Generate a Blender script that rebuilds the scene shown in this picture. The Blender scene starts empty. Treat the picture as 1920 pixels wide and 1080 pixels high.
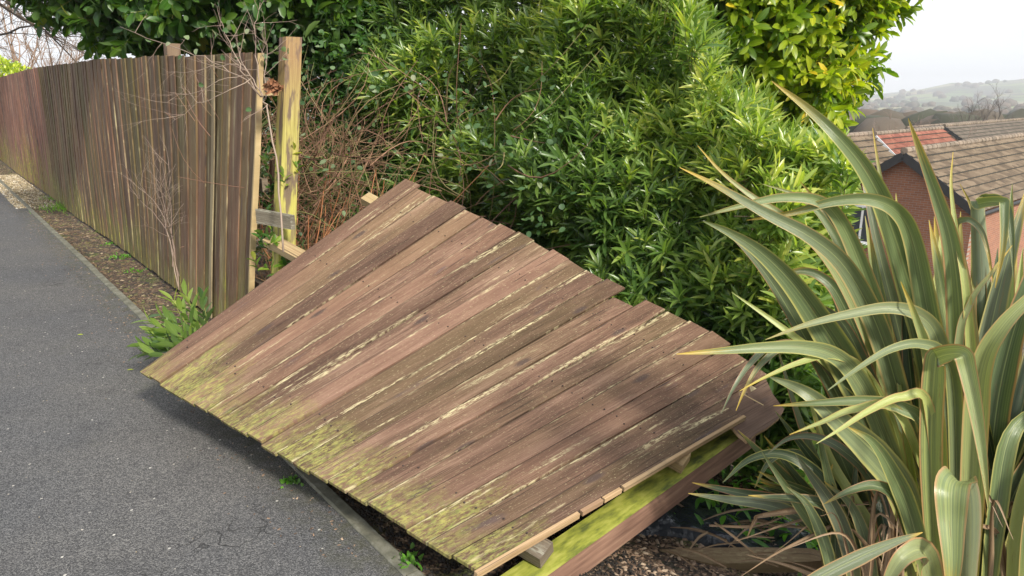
import bpy, math, random
import numpy as np
from mathutils import Vector, Matrix, noise as mn
random.seed(7); RNG = np.random.default_rng(7)
C = bpy.context.scene.collection
SC = bpy.context.scene
# ------------------------------------------------------------------ camera
F = 1350.0; CH = 1.55; PITCH = math.atan((540-174)/F)
cam_d = bpy.data.cameras.new('camera'); cam = bpy.data.objects.new('camera', cam_d); C.objects.link(cam)
cam_d.sensor_width = 36; cam_d.lens = F/1920*36; cam_d.clip_start = 0.05; cam_d.clip_end = 12000
cam.location = (0, 0, CH); cam.rotation_euler = (math.pi/2-PITCH, 0, 0); SC.camera = cam
# ------------------------------------------------------------------ light
SUN_AZ, SUN_EL = math.radians(144), math.radians(36)
w = bpy.data.worlds.new('World'); SC.world = w; w.use_nodes = True
nt = w.node_tree; nt.nodes.clear()
out = nt.nodes.new('ShaderNodeOutputWorld'); bg = nt.nodes.new('ShaderNodeBackground'); bg.inputs[1].default_value = 0.14
sky = nt.nodes.new('ShaderNodeTexSky'); sky.sky_type = 'NISHITA'; sky.sun_disc = False
sky.sun_elevation = SUN_EL; sky.sun_rotation = SUN_AZ; sky.dust_density = 3.0; sky.altitude = 100
tc = nt.nodes.new('ShaderNodeTexCoord'); mp = nt.nodes.new('ShaderNodeMapping'); mp.inputs['Scale'].default_value = (1, 1, 3.5)
nz = nt.nodes.new('ShaderNodeTexNoise'); nz.inputs['Scale'].default_value = 1.6; nz.inputs['Detail'].default_value = 5
cr = nt.nodes.new('ShaderNodeValToRGB')
cr.color_ramp.elements[0].position = .3; cr.color_ramp.elements[0].color = (5.5, 5.8, 6.35, 1)
cr.color_ramp.elements[1].position = .62; cr.color_ramp.elements[1].color = (6.9, 7.05, 7.35, 1)
mx = nt.nodes.new('ShaderNodeMix'); mx.data_type = 'RGBA'; mx.inputs[0].default_value = .9
L = nt.links.new
L(tc.outputs['Generated'], mp.inputs[0]); L(mp.outputs[0], nz.inputs['Vector']); L(nz.outputs[0], cr.inputs[0])
L(sky.outputs[0], mx.inputs[6]); L(cr.outputs[0], mx.inputs[7]); L(mx.outputs[2], bg.inputs[0]); L(bg.outputs[0], out.inputs[0])
sd = bpy.data.lights.new('sun', 'SUN'); sd.energy = 4.6; sd.angle = math.radians(8.5); sd.color = (1, .94, .84)
so = bpy.data.objects.new('sun', sd); C.objects.link(so)
sv = Vector((math.sin(SUN_AZ)*math.cos(SUN_EL), math.cos(SUN_AZ)*math.cos(SUN_EL), math.sin(SUN_EL)))
so.rotation_euler = sv.to_track_quat('Z', 'Y').to_euler(); so.location = sv*30
SC.view_settings.view_transform = 'Standard'; SC.view_settings.look = 'None'; SC.view_settings.gamma = 1
SC.view_settings.exposure = 0.38; SC.view_settings.use_curve_mapping = False
SC.cycles.volume_bounces = 0; SC.cycles.volume_max_steps = 64
# ------------------------------------------------------------------ geometry helpers
O = np.array([0, 0, CH])
def ray(x, y):
    a = (x-960)/F; b = (540-y)/F
    return np.array([a, math.cos(PITCH)+b*math.sin(PITCH), -math.sin(PITCH)+b*math.cos(PITCH)])
def at(x, y, fw): return O+ray(x, y)*fw            # point seen at (x, y), fw metres along the lens axis
def onz(x, y, z=0.):
    r = ray(x, y); return O+r*((z-CH)/r[2])
U = np.array([-.629, .777, 0.]); V = np.array([.777, .629, 0.]); Z = np.array([0, 0, 1.])
def uv(u, v, z=0.): return U*u+V*v+Z*z
def tag(o, label=None, cat=None, group=None, kind=None):
    if label: o['label'] = label
    if cat: o['category'] = cat
    if group: o['group'] = group
    if kind: o['kind'] = kind
    return o
def empty(name, loc, label, cat, group=None):
    o = bpy.data.objects.new(name, None); C.objects.link(o); o.location = tuple(loc); o.empty_display_size = .1
    return tag(o, label, cat, group)
def link(name, me, mat, parent=None):
    o = bpy.data.objects.new(name, me); C.objects.link(o)
    for m in (mat if isinstance(mat, (list, tuple)) else [mat]): me.materials.append(m)
    if parent is not None:
        o.parent = parent
        o.matrix_parent_inverse = Matrix.Translation(-parent.location) if parent.parent is None else Matrix.Translation(-(parent.location)) 
    return o
def np_mesh(name, V_, Q, attr=None, smooth=False):
    me = bpy.data.meshes.new(name); V_ = np.asarray(V_, dtype=np.float32); Q = np.asarray(Q, dtype=np.int32)
    n = Q.shape[1]
    me.vertices.add(len(V_)); me.vertices.foreach_set('co', V_.ravel())
    me.loops.add(Q.size); me.loops.foreach_set('vertex_index', Q.ravel())
    me.polygons.add(len(Q)); me.polygons.foreach_set('loop_start', np.arange(0, Q.size, n, dtype=np.int32))
    try: me.polygons.foreach_set('loop_total', np.full(len(Q), n, dtype=np.int32))
    except Exception: pass
    if smooth: me.polygons.foreach_set('use_smooth', np.ones(len(Q), dtype=bool))
    if attr is not None:
        a = me.attributes.new('wuv', 'FLOAT_VECTOR', 'POINT'); a.data.foreach_set('vector', np.asarray(attr, dtype=np.float32).ravel())
    me.update(calc_edges=True); me.validate(); return me
class MB:
    def __init__(s): s.v = []; s.f = []; s.a = []; s.mi = []
    def add(s, vs, fs, at_=None, mi=0):
        b = len(s.v); s.v += [tuple(p) for p in vs]; s.f += [tuple(i+b for i in f) for f in fs]
        s.a += [tuple(a) for a in at_] if at_ is not None else [(p[0], p[1], .5) for p in vs]
        s.mi += [mi]*len(fs)
    def box8(s, c, at_=None, mi=0):                # c: 4 bottom corners ccw, 4 top corners
        s.add(c, [(3, 2, 1, 0), (4, 5, 6, 7), (0, 1, 5, 4), (1, 2, 6, 5), (2, 3, 7, 6), (3, 0, 4, 7)], at_, mi)
    def bar(s, p, q, wv, hv, rnd=None, mi=0, seg=1):     # bar from p to q, half width vector wv, half height vector hv
        p, q, wv, hv = map(np.asarray, (p, q, wv, hv)); rnd = random.random() if rnd is None else rnd
        Ln = np.linalg.norm(q-p); vs = []; at_ = []; fs = []
        W2 = np.linalg.norm(wv)*2; H2 = np.linalg.norm(hv)*2
        sides = [(-1, -1), (1, -1), (1, 1), (-1, 1)]
        for k in range(4):                         # each side face its own strip: clean grain on every face
            a, b_ = sides[k], sides[(k+1) % 4]; base = len(vs)
            for i in range(seg+1):
                c = p+(q-p)*i/seg
                for sgn, vv in ((a, 0), (b_, W2 if k % 2 == 0 else H2)):
                    vs.append(c+wv*sgn[0]+hv*sgn[1]); at_.append((Ln*i/seg, vv+k*.37, rnd))
            for i in range(seg): fs.append((base+2*i, base+2*i+1, base+2*i+3, base+2*i+2))
        for c, e in ((p, 0), (q, 1)):
            base = len(vs)
            for k in range(4):
                sgn = sides[k]; vs.append(c+wv*sgn[0]+hv*sgn[1]); at_.append((Ln*e+(sgn[0]+1)*.01, (sgn[1]+1)*.01, rnd))
            fs.append((base, base+1, base+2, base+3) if e else (base+3, base+2, base+1, base))
        s.add(vs, fs, at_, mi)
    def tube(s, pts, rad, n=5, rnd=None, mi=0):
        pts = [Vector(p) for p in pts]; rnd = random.random() if rnd is None else rnd
        m = len(pts); vs = []; fs = []; at_ = []; ln = 0; ref = Vector((.31, .17, .93))
        for i, p in enumerate(pts):
            t = (pts[min(i+1, m-1)]-pts[max(i-1, 0)]); t = t.normalized() if t.length > 1e-9 else Vector((0, 0, 1))
            if i: ln += (p-pts[i-1]).length
            a = t.cross(ref); a = a.normalized() if a.length > 1e-3 else Vector((1, 0, 0)); b = t.cross(a)
            r = rad[i] if hasattr(rad, '__len__') else rad
            for k in range(n):
                th = 2*math.pi*k/n; vs.append(p+(a*math.cos(th)+b*math.sin(th))*r); at_.append((ln, k*.01, rnd))
        for i in range(m-1):
            for k in range(n): fs.append((i*n+k, i*n+(k+1) % n, (i+1)*n+(k+1) % n, (i+1)*n+k))
        fs.append(tuple(range(n-1, -1, -1))); fs.append(tuple((m-1)*n+k for k in range(n)))
        s.add(vs, fs, at_, mi)
    def build(s, name, mat, parent=None, smooth=False):
        me = bpy.data.meshes.new(name); me.from_pydata(s.v, [], s.f)
        a = me.attributes.new('wuv', 'FLOAT_VECTOR', 'POINT'); a.data.foreach_set('vector', np.array(s.a, dtype=np.float32).ravel())
        me.polygons.foreach_set('material_index', np.array(s.mi, dtype=np.int32))
        if smooth: me.polygons.foreach_set('use_smooth', np.ones(len(s.f), dtype=bool))
        me.update(); return link(name, me, mat, parent)
# ------------------------------------------------------------------ material helpers
class NT:
    def __init__(s, name):
        s.m = bpy.data.materials.new(name); s.m.use_nodes = True; s.t = s.m.node_tree
        s.b = s.t.nodes['Principled BSDF']; s.o = s.t.nodes['Material Output']
    def n(s, typ, **kw):
        nd = s.t.nodes.new('ShaderNode'+typ)
        for k, v in kw.items():
            if k.startswith('_'): setattr(nd, k[1:], v)
        for k, v in kw.items():
            if k.startswith('_'): continue
            key = int(k[1:]) if k[0] == 'i' and k[1:].isdigit() else k.replace('__', ' ')
            if isinstance(v, bpy.types.NodeSocket): s.t.links.new(v, nd.inputs[key])
            else: nd.inputs[key].default_value = v
        return nd
    def math(s, op, a, b=0., c=0.): return s.n('Math', _operation=op, i0=a, i1=b, i2=c).outputs[0]
    def noise(s, vec, scale=5, detail=3, rough=.5, out=0): return s.n('TexNoise', Vector=vec, Scale=scale, Detail=detail, Roughness=rough).outputs[out]
    def map(s, vec, sc=(1, 1, 1), loc=(0, 0, 0)): return s.n('Mapping', Vector=vec, Scale=sc, Location=loc).outputs[0]
    def ramp(s, fac, stops, interp='LINEAR'):
        r = s.n('ValToRGB', Fac=fac); r.color_ramp.interpolation = interp; e = r.color_ramp.elements
        while len(e) < len(stops): e.new(.5)
        for el, (p_, c_) in zip(e, stops):
            el.position = p_; el.color = (*c_, 1) if len(c_) == 3 else c_
        return r.outputs[0]
    def step(s, x, lo, hi): return s.n('MapRange', Value=x, From__Min=lo, From__Max=hi).outputs[0]
    def mix(s, f, a, b, mode='MIX'):
        nd = s.t.nodes.new('ShaderNodeMix'); nd.data_type = 'RGBA'; nd.blend_type = mode
        for i, v in ((0, f), (6, a), (7, b)):
            if isinstance(v, bpy.types.NodeSocket): s.t.links.new(v, nd.inputs[i])
            else: nd.inputs[i].default_value = (*v, 1) if isinstance(v, tuple) and len(v) == 3 else v
        return nd.outputs[2]
    def attr(s): return s.n('Attribute', _attribute_name='wuv').outputs['Vector']
    def sep(s, v):
        q = s.n('SeparateXYZ', Vector=v); return q.outputs[0], q.outputs[1], q.outputs[2]
    def pos(s): return s.n('NewGeometry').outputs['Position']
    def bump(s, h, dist=.003, st=.6): s.t.links.new(s.n('Bump', Height=h, Distance=dist, Strength=st).outputs[0], s.b.inputs['Normal'])
    def set(s, **kw):
        for k, v in kw.items():
            key = k.replace('__', ' ')
            if isinstance(v, bpy.types.NodeSocket): s.t.links.new(v, s.b.inputs[key])
            else: s.b.inputs[key].default_value = (*v, 1) if isinstance(v, tuple) and len(v) == 3 else v
        return s
def wood(name, dark, mid, light, lichen=.5, lichcol=(.50, .44, .24), moss=0., mosslen=.6, mosscol=(.30, .31, .045), knots=True, olive=0., rough=.75, lf=1., zone=(.53, .66), gl=2.5, gc=.14, joint=False, bf=14.):
    """weathered timber: wuv = (metres along the grain, metres across, random per board)"""
    t = NT(name); a = t.attr(); u, v, r = t.sep(a)
    r50 = t.math('MULTIPLY', r, 53.)
    def co(su, sv): return t.n('CombineXYZ', X=t.math('MULTIPLY', u, su), Y=t.math('MULTIPLY', v, sv), Z=r50).outputs[0]
    wob = t.math('MULTIPLY_ADD', t.noise(co(1.6, 3.), 1.5, 2), .02, v)
    grain = t.noise(t.n('CombineXYZ', X=t.math('MULTIPLY', u, gl), Y=t.math('MULTIPLY', wob, 190.), Z=r50).outputs[0], 1, 5, .7)
    broad = t.noise(co(1.3, bf), 1, 4, .6)
    col = t.ramp(t.math('ADD', t.math('MULTIPLY', grain, .5), t.math('MULTIPLY', broad, .5)), [(.5-gc, dark), (.5, mid), (.5+gc, light)])
    var = t.step(r, 0, 1)
    col = t.mix(t.math('MULTIPLY', var, .85), col, t.mix(1., col, (.50, .49, .48), 'MULTIPLY'))
    col = t.mix(t.math('MULTIPLY', t.step(t.math('FRACT', t.math('MULTIPLY', r, 3.77)), .6, 1.), .5), col, t.mix(1., col, (1.35, 1.3, 1.2), 'MULTIPLY'))
    rr = t.math('FRACT', t.math('MULTIPLY', r, 7.31))
    col = t.mix(t.math('MULTIPLY', t.step(rr, .55, 1), .42), col, (.30, .165, .11))          # redder boards
    if lf < .5: col = t.mix(t.math('MULTIPLY', t.step(t.noise(t.pos(), .8, 3, .6), .42, .62), .5), col, t.mix(1., col, (1.45, 1.2, 1.1), 'MULTIPLY'))
    if olive: col = t.mix(t.math('MULTIPLY', t.step(t.noise(co(.5, 2.), 1, 3), .44, .62), olive), col, (.115, .105, .03))
    purple = t.step(t.noise(co(2.2, 11.), 1.3, 3), .66, .74)
    col = t.mix(t.math('MULTIPLY', purple, .55), col, (.075, .055, .06))
    if knots:
        vor = t.n('TexVoronoi', Vector=co(2.3, 9.), Scale=1.).outputs[0]
        col = t.mix(t.math('MULTIPLY', t.step(vor, .16, .08), .8), col, (.06, .04, .035))
    if moss:
        mz = t.math('ADD', t.math('DIVIDE', u, mosslen), t.math('MULTIPLY', t.math('SUBTRACT', t.noise(co(3., 12.), 1, 5, .6), .5), 1.7))
        mz = t.math('ADD', mz, t.math('MULTIPLY', t.math('SUBTRACT', t.math('FRACT', t.math('MULTIPLY', r, 11.7)), .5), .9))
        mm = t.math('MULTIPLY', t.step(mz, 1., .25), t.step(t.noise(co(26.*max(lf, .3), 75.), 1, 5, .75), .42, .58))
        mcol = t.ramp(t.noise(co(22., 60.), 1, 3), [(.35, (mosscol[0]*.5, mosscol[1]*.62, mosscol[2]*.6)), (.6, mosscol)])
        col = t.mix(t.math('MULTIPLY', mm, moss), col, mcol)
    if lichen:
        zn = t.noise(co(1.1, 21.), 1, 4, .6)
        if joint:                                  # lichen grows along the board joints
            wj = t.math('ABSOLUTE', t.math('SUBTRACT', t.math('DIVIDE', t.math('MODULO', v, .3), .106), .5))
            zn = t.math('ADD', zn, t.math('MULTIPLY', t.step(wj, .30, .47), .095))
        zone = t.step(zn, *zone)
        edge = t.step(t.noise(co(26.*lf, 130.), 1, 3, .7), .44, .56)
        lm = t.math('MULTIPLY', t.math('MULTIPLY', zone, edge), lichen)
        col = t.mix(lm, col, t.ramp(t.noise(co(9., 40.), 1, 2), [(.3, (lichcol[0]*.6, lichcol[1]*.6, lichcol[2]*.6)), (.6, lichcol)]))
        fl = t.math('MULTIPLY', t.step(t.noise(co(60.*lf, 300.), 1, 2, .6), .64, .7), .5)
        col = t.mix(t.math('MULTIPLY', fl, lichen), col, lichcol)
    if joint: col = t.mix(t.math('MULTIPLY', t.step(wj, .455, .495), .75), col, (.035, .024, .018))
    crack = t.step(t.noise(co(2.0, 150.), 1, 2, .5), .35, .30)
    col = t.mix(t.math('MULTIPLY', crack, .6), col, (.03, .02, .015))
    t.set(Base__Color=col, Roughness=t.step(broad, .9, .3) if rough is None else rough)
    t.b.inputs['Specular IOR Level'].default_value = .3
    t.bump(t.math('SUBTRACT', grain, t.math('MULTIPLY', crack, 1.2)), .0022, .7)
    return t.m
def leafmat(name, cols, trans=.25, rough=.38, tcol=None, spec=.5):
    """leaves: wuv = (along, across, random)"""
    t = NT(name); u, v, r = t.sep(t.attr())
    col = t.ramp(r, cols)
    mid = t.step(t.math('ABSOLUTE', v), .10, .02)
    col = t.mix(t.math('MULTIPLY', mid, .35), col, t.mix(1., col, (2.2, 2., 1.6), 'MULTIPLY'))
    bf = t.n('NewGeometry').outputs['Backfacing']
    col2 = t.mix(t.math('MULTIPLY', bf, .45), col, (.16, .22, .09))
    t.set(Base__Color=col2, Roughness=rough); t.b.inputs['Specular IOR Level'].default_value = spec
    tr = t.n('BsdfTranslucent', Color=t.mix(1., col, tcol or (1.7, 1.9, .6), 'MULTIPLY'))
    ms = t.n('MixShader', Fac=trans); t.t.links.new(t.b.outputs[0], ms.inputs[1]); t.t.links.new(tr.outputs[0], ms.inputs[2])
    t.t.links.new(ms.outputs[0], t.o.inputs[0])
    return t.m
def plain(name, col, rough=.7, var=.25, scale=8., bump=0., metal=0.):
    t = NT(name); n_ = t.noise(t.pos(), scale, 5, .6)
    c = t.mix(n_, tuple(x*(1-var) for x in col), tuple(min(1, x*(1+var)) for x in col))
    t.set(Base__Color=c, Roughness=rough, Metallic=metal)
    if bump: t.bump(n_, bump, .6)
    return t.m
# ------------------------------------------------------------------ materials
M = {}
M['panel'] = wood('panel boards', (.066, .036, .024), (.165, .094, .062), (.32, .20, .14), lichen=.85, moss=.8, mosslen=.27, mosscol=(.36, .34, .09), lichcol=(.60, .52, .30), olive=.22, zone=(.60, .68), gl=6., gc=.16, joint=True)
M['boards'] = wood('fence boards', (.048, .029, .018), (.140, .085, .052), (.26, .17, .11), lichen=.85, lichcol=(.44, .38, .22), moss=.75, mosslen=.36, mosscol=(.30, .29, .06), olive=.5, lf=.16, gc=.17, bf=8.)
M['redboards'] = wood('far fence boards', (.08, .042, .032), (.18, .095, .07), (.30, .18, .135), lichen=.5, lichcol=(.36, .30, .22), moss=.8, mosslen=.7, mosscol=(.32, .30, .05), lf=.16)
t = NT('mossy post'); a = t.attr(); u_, v_, r_ = t.sep(a)
g1 = t.noise(t.n('CombineXYZ', X=t.math('MULTIPLY', u_, 3.), Y=t.math('MULTIPLY', v_, 120.), Z=2.).outputs[0], 1, 4, .6); g2 = t.noise(t.n('CombineXYZ', X=t.math('MULTIPLY', u_, 3.2), Y=t.math('MULTIPLY', v_, 16.), Z=7.).outputs[0], 1, 4, .6)
pc = t.ramp(g1, [(.3, (.15, .12, .03)), (.5, (.30, .25, .07)), (.7, (.43, .38, .13))])
pc = t.mix(t.math('MULTIPLY', t.step(u_, 1.75, 2.2), .6), pc, (.24, .11, .07))
pc = t.mix(t.math('MULTIPLY', t.math('MULTIPLY', t.step(g2, .50, .58), t.step(u_, .7, 1.4)), .85), pc, (.10, .062, .052))
pc = t.mix(t.math('MULTIPLY', t.math('MULTIPLY', t.step(g2, .56, .44), t.step(u_, 1.9, 1.2)), .75), pc, (.42, .40, .07))
t.set(Base__Color=pc, Roughness=.8); t.bump(g1, .003, .7); M['post'] = t.m
M['greypost'] = wood('weathered post', (.12, .10, .07), (.22, .19, .12), (.32, .28, .18), lichen=.3)
M['greyrail'] = wood('weathered rail', (.09, .075, .055), (.17, .15, .11), (.27, .24, .17), lichen=.6, lichcol=(.42, .42, .34))
M['freshrail'] = wood('pale rail', (.28, .19, .09), (.46, .34, .17), (.60, .47, .27), lichen=.2, knots=True)
M['endgrain'] = wood('raw edge', (.30, .19, .10), (.50, .34, .19), (.62, .46, .28), lichen=.15, knots=False)
M['redpost'] = wood('brown underside', (.13, .07, .045), (.22, .125, .08), (.30, .18, .12), lichen=.2)
# green algae on the snapped post: on its top face only
t = NT('algae post'); a = t.attr(); u_, v_, r_ = t.sep(a)
nrm = t.n('NewGeometry').outputs['Normal']; nzz = t.sep(nrm)[2]
g1 = t.noise(t.map(a, (3., 40., 1.)), 1, 4, .6); g2 = t.noise(t.map(a, (9., 30., 1.)), 1, 4, .6)
br = t.ramp(g1, [(.3, (.12, .06, .04)), (.55, (.24, .135, .09)), (.7, (.32, .20, .13))])
gr = t.ramp(g2, [(.32, (.09, .11, .02)), (.5, (.27, .29, .035)), (.7, (.43, .42, .09))])
t.set(Base__Color=t.mix(t.step(t.math('ADD', nzz, t.math('MULTIPLY', t.math('SUBTRACT', g2, .5), .25)), .45, .62), br, gr), Roughness=.8); t.bump(g1, .003, .6)
M['algae'] = t.m
# asphalt
t = NT('asphalt'); p_ = t.pos()
vo = t.n('TexVoronoi', Vector=p_, Scale=240.); vo2 = t.n('TexVoronoi', Vector=p_, Scale=62.)
g = t.sep(vo.outputs['Color'])[0]
big = t.noise(p_, .9, 4); fine = t.noise(p_, 260, 2)
col = t.ramp(t.math('ADD', t.math('MULTIPLY', g, .6), t.math('MULTIPLY', fine, .4)), [(.12, (.023, .024, .027)), (.5, (.082, .083, .087)), (.85, (.20, .20, .20))])
col = t.mix(t.step(big, .35, .7), col, t.mix(1., col, (1.38, 1.30, 1.17), 'MULTIPLY'))
col = t.mix(t.math('MULTIPLY', t.step(t.noise(p_, 3.1, 6, .75), .52, .66), .45), col, t.mix(1., col, (.55, .55, .58), 'MULTIPLY'))
x_, y_, z_ = t.sep(p_); vv = t.math('ADD', t.math('MULTIPLY', x_, .777), t.math('MULTIPLY', y_, .629))
col = t.mix(t.math('MULTIPLY', t.math('MULTIPLY', t.step(t.math('ADD', vv, t.math('MULTIPLY', t.noise(p_, 6, 4, .7), .25)), .93, 1.12), t.step(t.noise(p_, 9, 4, .7), .4, .6)), .6), col, (.075, .075, .035))
spk = t.math('MULTIPLY', t.step(t.sep(vo2.outputs['Color'])[1], .982, .988), t.step(vo2.outputs[0], .36, .26))
col = t.mix(spk, col, t.ramp(t.sep(vo2.outputs['Color'])[2], [(.2, (.42, .40, .36)), (.6, (.36, .25, .13)), (.9, (.6, .58, .52))]))
vE = t.n('TexVoronoi', Vector=t.n('VectorMath', _operation='ADD', i0=p_, i1=t.n('TexNoise', Vector=p_, Scale=5., Detail=3.).outputs[1]).outputs[0], Scale=1.7, _feature='DISTANCE_TO_EDGE').outputs[0]
crk = t.math('MULTIPLY', t.step(vE, .018, .004), t.step(t.noise(p_, 1.6, 2), .56, .64))
col = t.mix(t.math('MULTIPLY', crk, .7), col, (.012, .012, .012))
grn = t.math('MULTIPLY', t.step(t.noise(p_, 2.2, 5, .7), .60, .78), .45)
col = t.mix(grn, col, (.10, .105, .045))
t.set(Base__Color=col, Roughness=.8)
hh = t.math('SUBTRACT', t.math('MULTIPLY', vo.outputs[0], -1.), t.math('MULTIPLY', crk, 1.)); t.bump(hh, .006, .9); M['asphalt'] = t.m
# kerb
t = NT('kerb concrete'); p_ = t.pos(); n1 = t.noise(p_, 14, 5, .65); n2 = t.noise(p_, 90, 3)
col = t.ramp(n1, [(.3, (.07, .072, .05)), (.5, (.145, .142, .10)), (.72, (.27, .26, .21))])
col = t.mix(t.math('MULTIPLY', n2, .4), col, (.10, .095, .08)); t.set(Base__Color=col, Roughness=.85); t.bump(n2, .003, .8); M['kerb'] = t.m
# soil
t = NT('soil and leaf litter'); p_ = t.pos()
v1 = t.n('TexVoronoi', Vector=t.map(p_, (1., 1., 1.)), Scale=70.); n1 = t.noise(p_, 5, 6, .7)
lit = t.ramp(t.sep(v1.outputs['Color'])[0], [(.1, (.022, .015, .010)), (.45, (.075, .045, .028)), (.75, (.16, .10, .06)), (.95, (.30, .21, .13))])
soilc = t.ramp(t.sep(v1.outputs['Color'])[1], [(.1, (.010, .009, .008)), (.7, (.030, .026, .022)), (1, (.07, .06, .05))])
col = t.mix(t.step(n1, .42, .55), soilc, lit)
col = t.mix(t.math('MULTIPLY', t.step(t.noise(p_, 3.3, 5, .75), .56, .66), .6), col, (.09, .115, .022))
t.set(Base__Color=col, Roughness=.9); t.bump(v1.outputs[0], .012, .9); M['soil'] = t.m
M['mulch'] = NT('bark mulch').m
t = NT('bark'); p_ = t.pos(); u_, v_, r_ = t.sep(t.attr())
t.set(Base__Color=t.ramp(r_, [(0, (.05, .032, .022)), (.4, (.15, .095, .06)), (.75, (.30, .20, .13)), (1, (.48, .37, .26))]), Roughness=.85); M['chips'] = t.m
t = NT('litter'); r_ = t.sep(t.attr())[2]
t.set(Base__Color=t.ramp(r_, [(0, (.03, .022, .016)), (.35, (.085, .055, .035)), (.6, (.16, .10, .055)), (.8, (.10, .12, .03)), (1, (.34, .26, .17))]), Roughness=.85); M['litter'] = t.m
t = NT('dead leaf blade'); a = t.attr(); u_, v_, r_ = t.sep(a); n1 = t.noise(t.map(a, (2., 14., 9.)), 1, 3)
t.set(Base__Color=t.ramp(n1, [(.3, (.09, .055, .03)), (.5, (.22, .14, .075)), (.7, (.42, .31, .18))]), Roughness=.6); M['deadblade'] = t.m
t = NT('pale stones'); r_ = t.sep(t.attr())[2]
t.set(Base__Color=t.ramp(r_, [(0, (.16, .12, .07)), (.4, (.36, .28, .16)), (.8, (.52, .44, .29)), (1, (.7, .66, .58))]), Roughness=.85); M['stone'] = t.m
t = NT('black plastic'); n1 = t.noise(t.pos(), 7, 4, .6); t.set(Base__Color=(.028, .033, .042), Roughness=.25); t.bump(n1, .03, .9); M['plastic'] = t.m
# leaves
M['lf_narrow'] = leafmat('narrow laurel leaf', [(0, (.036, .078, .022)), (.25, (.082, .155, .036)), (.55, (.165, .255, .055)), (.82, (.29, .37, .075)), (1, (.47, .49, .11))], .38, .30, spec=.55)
M['lf_broad'] = leafmat('yellow green laurel leaf', [(0, (.06, .13, .012)), (.3, (.15, .24, .016)), (.65, (.30, .37, .020)), (.9, (.46, .47, .03)), (1, (.64, .48, .03))], .42, .34)
M['lf_dark'] = leafmat('dark laurel leaf', [(0, (.022, .065, .014)), (.4, (.05, .13, .020)), (.75, (.11, .20, .022)), (.94, (.20, .28, .03)), (1, (.36, .36, .05))], .35, .36)
M['lf_round'] = leafmat('bramble leaf', [(0, (.035, .085, .025)), (.5, (.06, .125, .035)), (.8, (.12, .19, .08)), (1, (.30, .32, .20))], .2, .5)
M['lf_lime'] = leafmat('lime hedge leaf', [(0, (.22, .30, .02)), (.5, (.42, .50, .04)), (1, (.62, .66, .09))], .3, .4)
M['lf_weed'] = leafmat('weed leaf', [(0, (.06, .20, .02)), (1, (.16, .36, .04))], .35, .5)
M['lf_grass'] = leafmat('grass blade', [(0, (.09, .24, .02)), (1, (.24, .44, .05))], .35, .5)
def twig(name, a_, b_, c_):
    t = NT(name); u_, v_, r_ = t.sep(t.attr()); n1 = t.noise(t.map(t.attr(), (30., 1., 40.)), 1, 3)
    t.set(Base__Color=t.mix(t.math('MULTIPLY', n1, .5), t.ramp(r_, [(0, a_), (.5, b_), (1, c_)]), tuple(x*.4 for x in b_)), Roughness=.7); return t.m
M['tw_green'] = twig('laurel shoot', (.10, .14, .03), (.22, .24, .05), (.13, .09, .05))
M['tw_brown'] = twig('branch bark', (.05, .038, .028), (.10, .072, .05), (.15, .11, .075))
M['tw_bramble'] = twig('bramble stem', (.13, .06, .04), (.36, .20, .12), (.20, .22, .07))
M['tw_orange'] = twig('orange stem', (.42, .15, .06), (.55, .25, .11), (.30, .16, .09))
M['tw_pale'] = twig('dry twig', (.26, .18, .13), (.38, .29, .22), (.20, .13, .10))
M['tw_far'] = twig('bare far branches', (.10, .085, .075), (.16, .135, .115), (.09, .075, .065))
M['tw_haze'] = twig('winter twigs', (.22, .15, .12), (.28, .20, .15), (.17, .13, .11))
# phormium blade: wuv = (0 base..1 tip, -1..1 across, random)
t = NT('flax blade'); a = t.attr(); u_, v_, r_ = t.sep(a)
st = t.noise(t.n('CombineXYZ', X=t.math('MULTIPLY', u_, 1.2), Y=t.math('MULTIPLY', v_, 10.), Z=t.math('MULTIPLY', r_, 60.)).outputs[0], 1, 3)
mixc = t.math('ADD', t.math('MULTIPLY', st, .42), t.math('MULTIPLY', r_, .58))
col = t.ramp(mixc, [(.25, (.030, .052, .022)), (.42, (.080, .115, .050)), (.58, (.165, .215, .090)), (.76, (.38, .42, .14))])
col = t.mix(t.math('MULTIPLY', t.step(t.math('FRACT', t.math('MULTIPLY', r_, 5.7)), .5, .9), .5), col, (.17, .185, .13))
edge = t.step(t.math('ABSOLUTE', v_), .80, .93)
ec = t.ramp(t.math('FRACT', t.math('MULTIPLY', r_, 9.3)), [(.2, (.50, .45, .13)), (.5, (.52, .34, .14)), (.8, (.50, .19, .10))])
col = t.mix(t.math('MULTIPLY', edge, .6), col, ec)
col = t.mix(t.math('MULTIPLY', t.step(t.math('ABSOLUTE', v_), .055, .015), .55), col, (.38, .42, .18))
tip = t.math('MULTIPLY', t.step(t.math('FRACT', t.math('MULTIPLY', r_, 13.7)), .15, .6), t.step(t.math('ADD', u_, t.math('MULTIPLY', t.math('SUBTRACT', t.noise(t.map(a, (6., 4., 30.)), 1, 2), .5), .16)), .90, .99))
col = t.mix(t.math('MULTIPLY', tip, .85), col, (.52, .34, .04))
basey = t.step(u_, .30, .02); col = t.mix(t.math('MULTIPLY', basey, .45), col, (.30, .30, .06))
bfc = t.n('NewGeometry').outputs['Backfacing']; col = t.mix(t.math('MULTIPLY', bfc, .45), col, (.25, .28, .23))
brk = t.math('MULTIPLY', t.step(t.noise(t.map(a, (14., 5., 50.)), 1, 4, .7), .60, .68), .6); col = t.mix(brk, col, (.20, .13, .06))
t.set(Base__Color=col, Roughness=.30); t.b.inputs['Specular IOR Level'].default_value = .5
fib = t.noise(t.n('CombineXYZ', X=0., Y=t.math('MULTIPLY', v_, 34.), Z=t.math('MULTIPLY', r_, 60.)).outputs[0], 1, 2); t.bump(fib, .002, .45)
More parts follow.
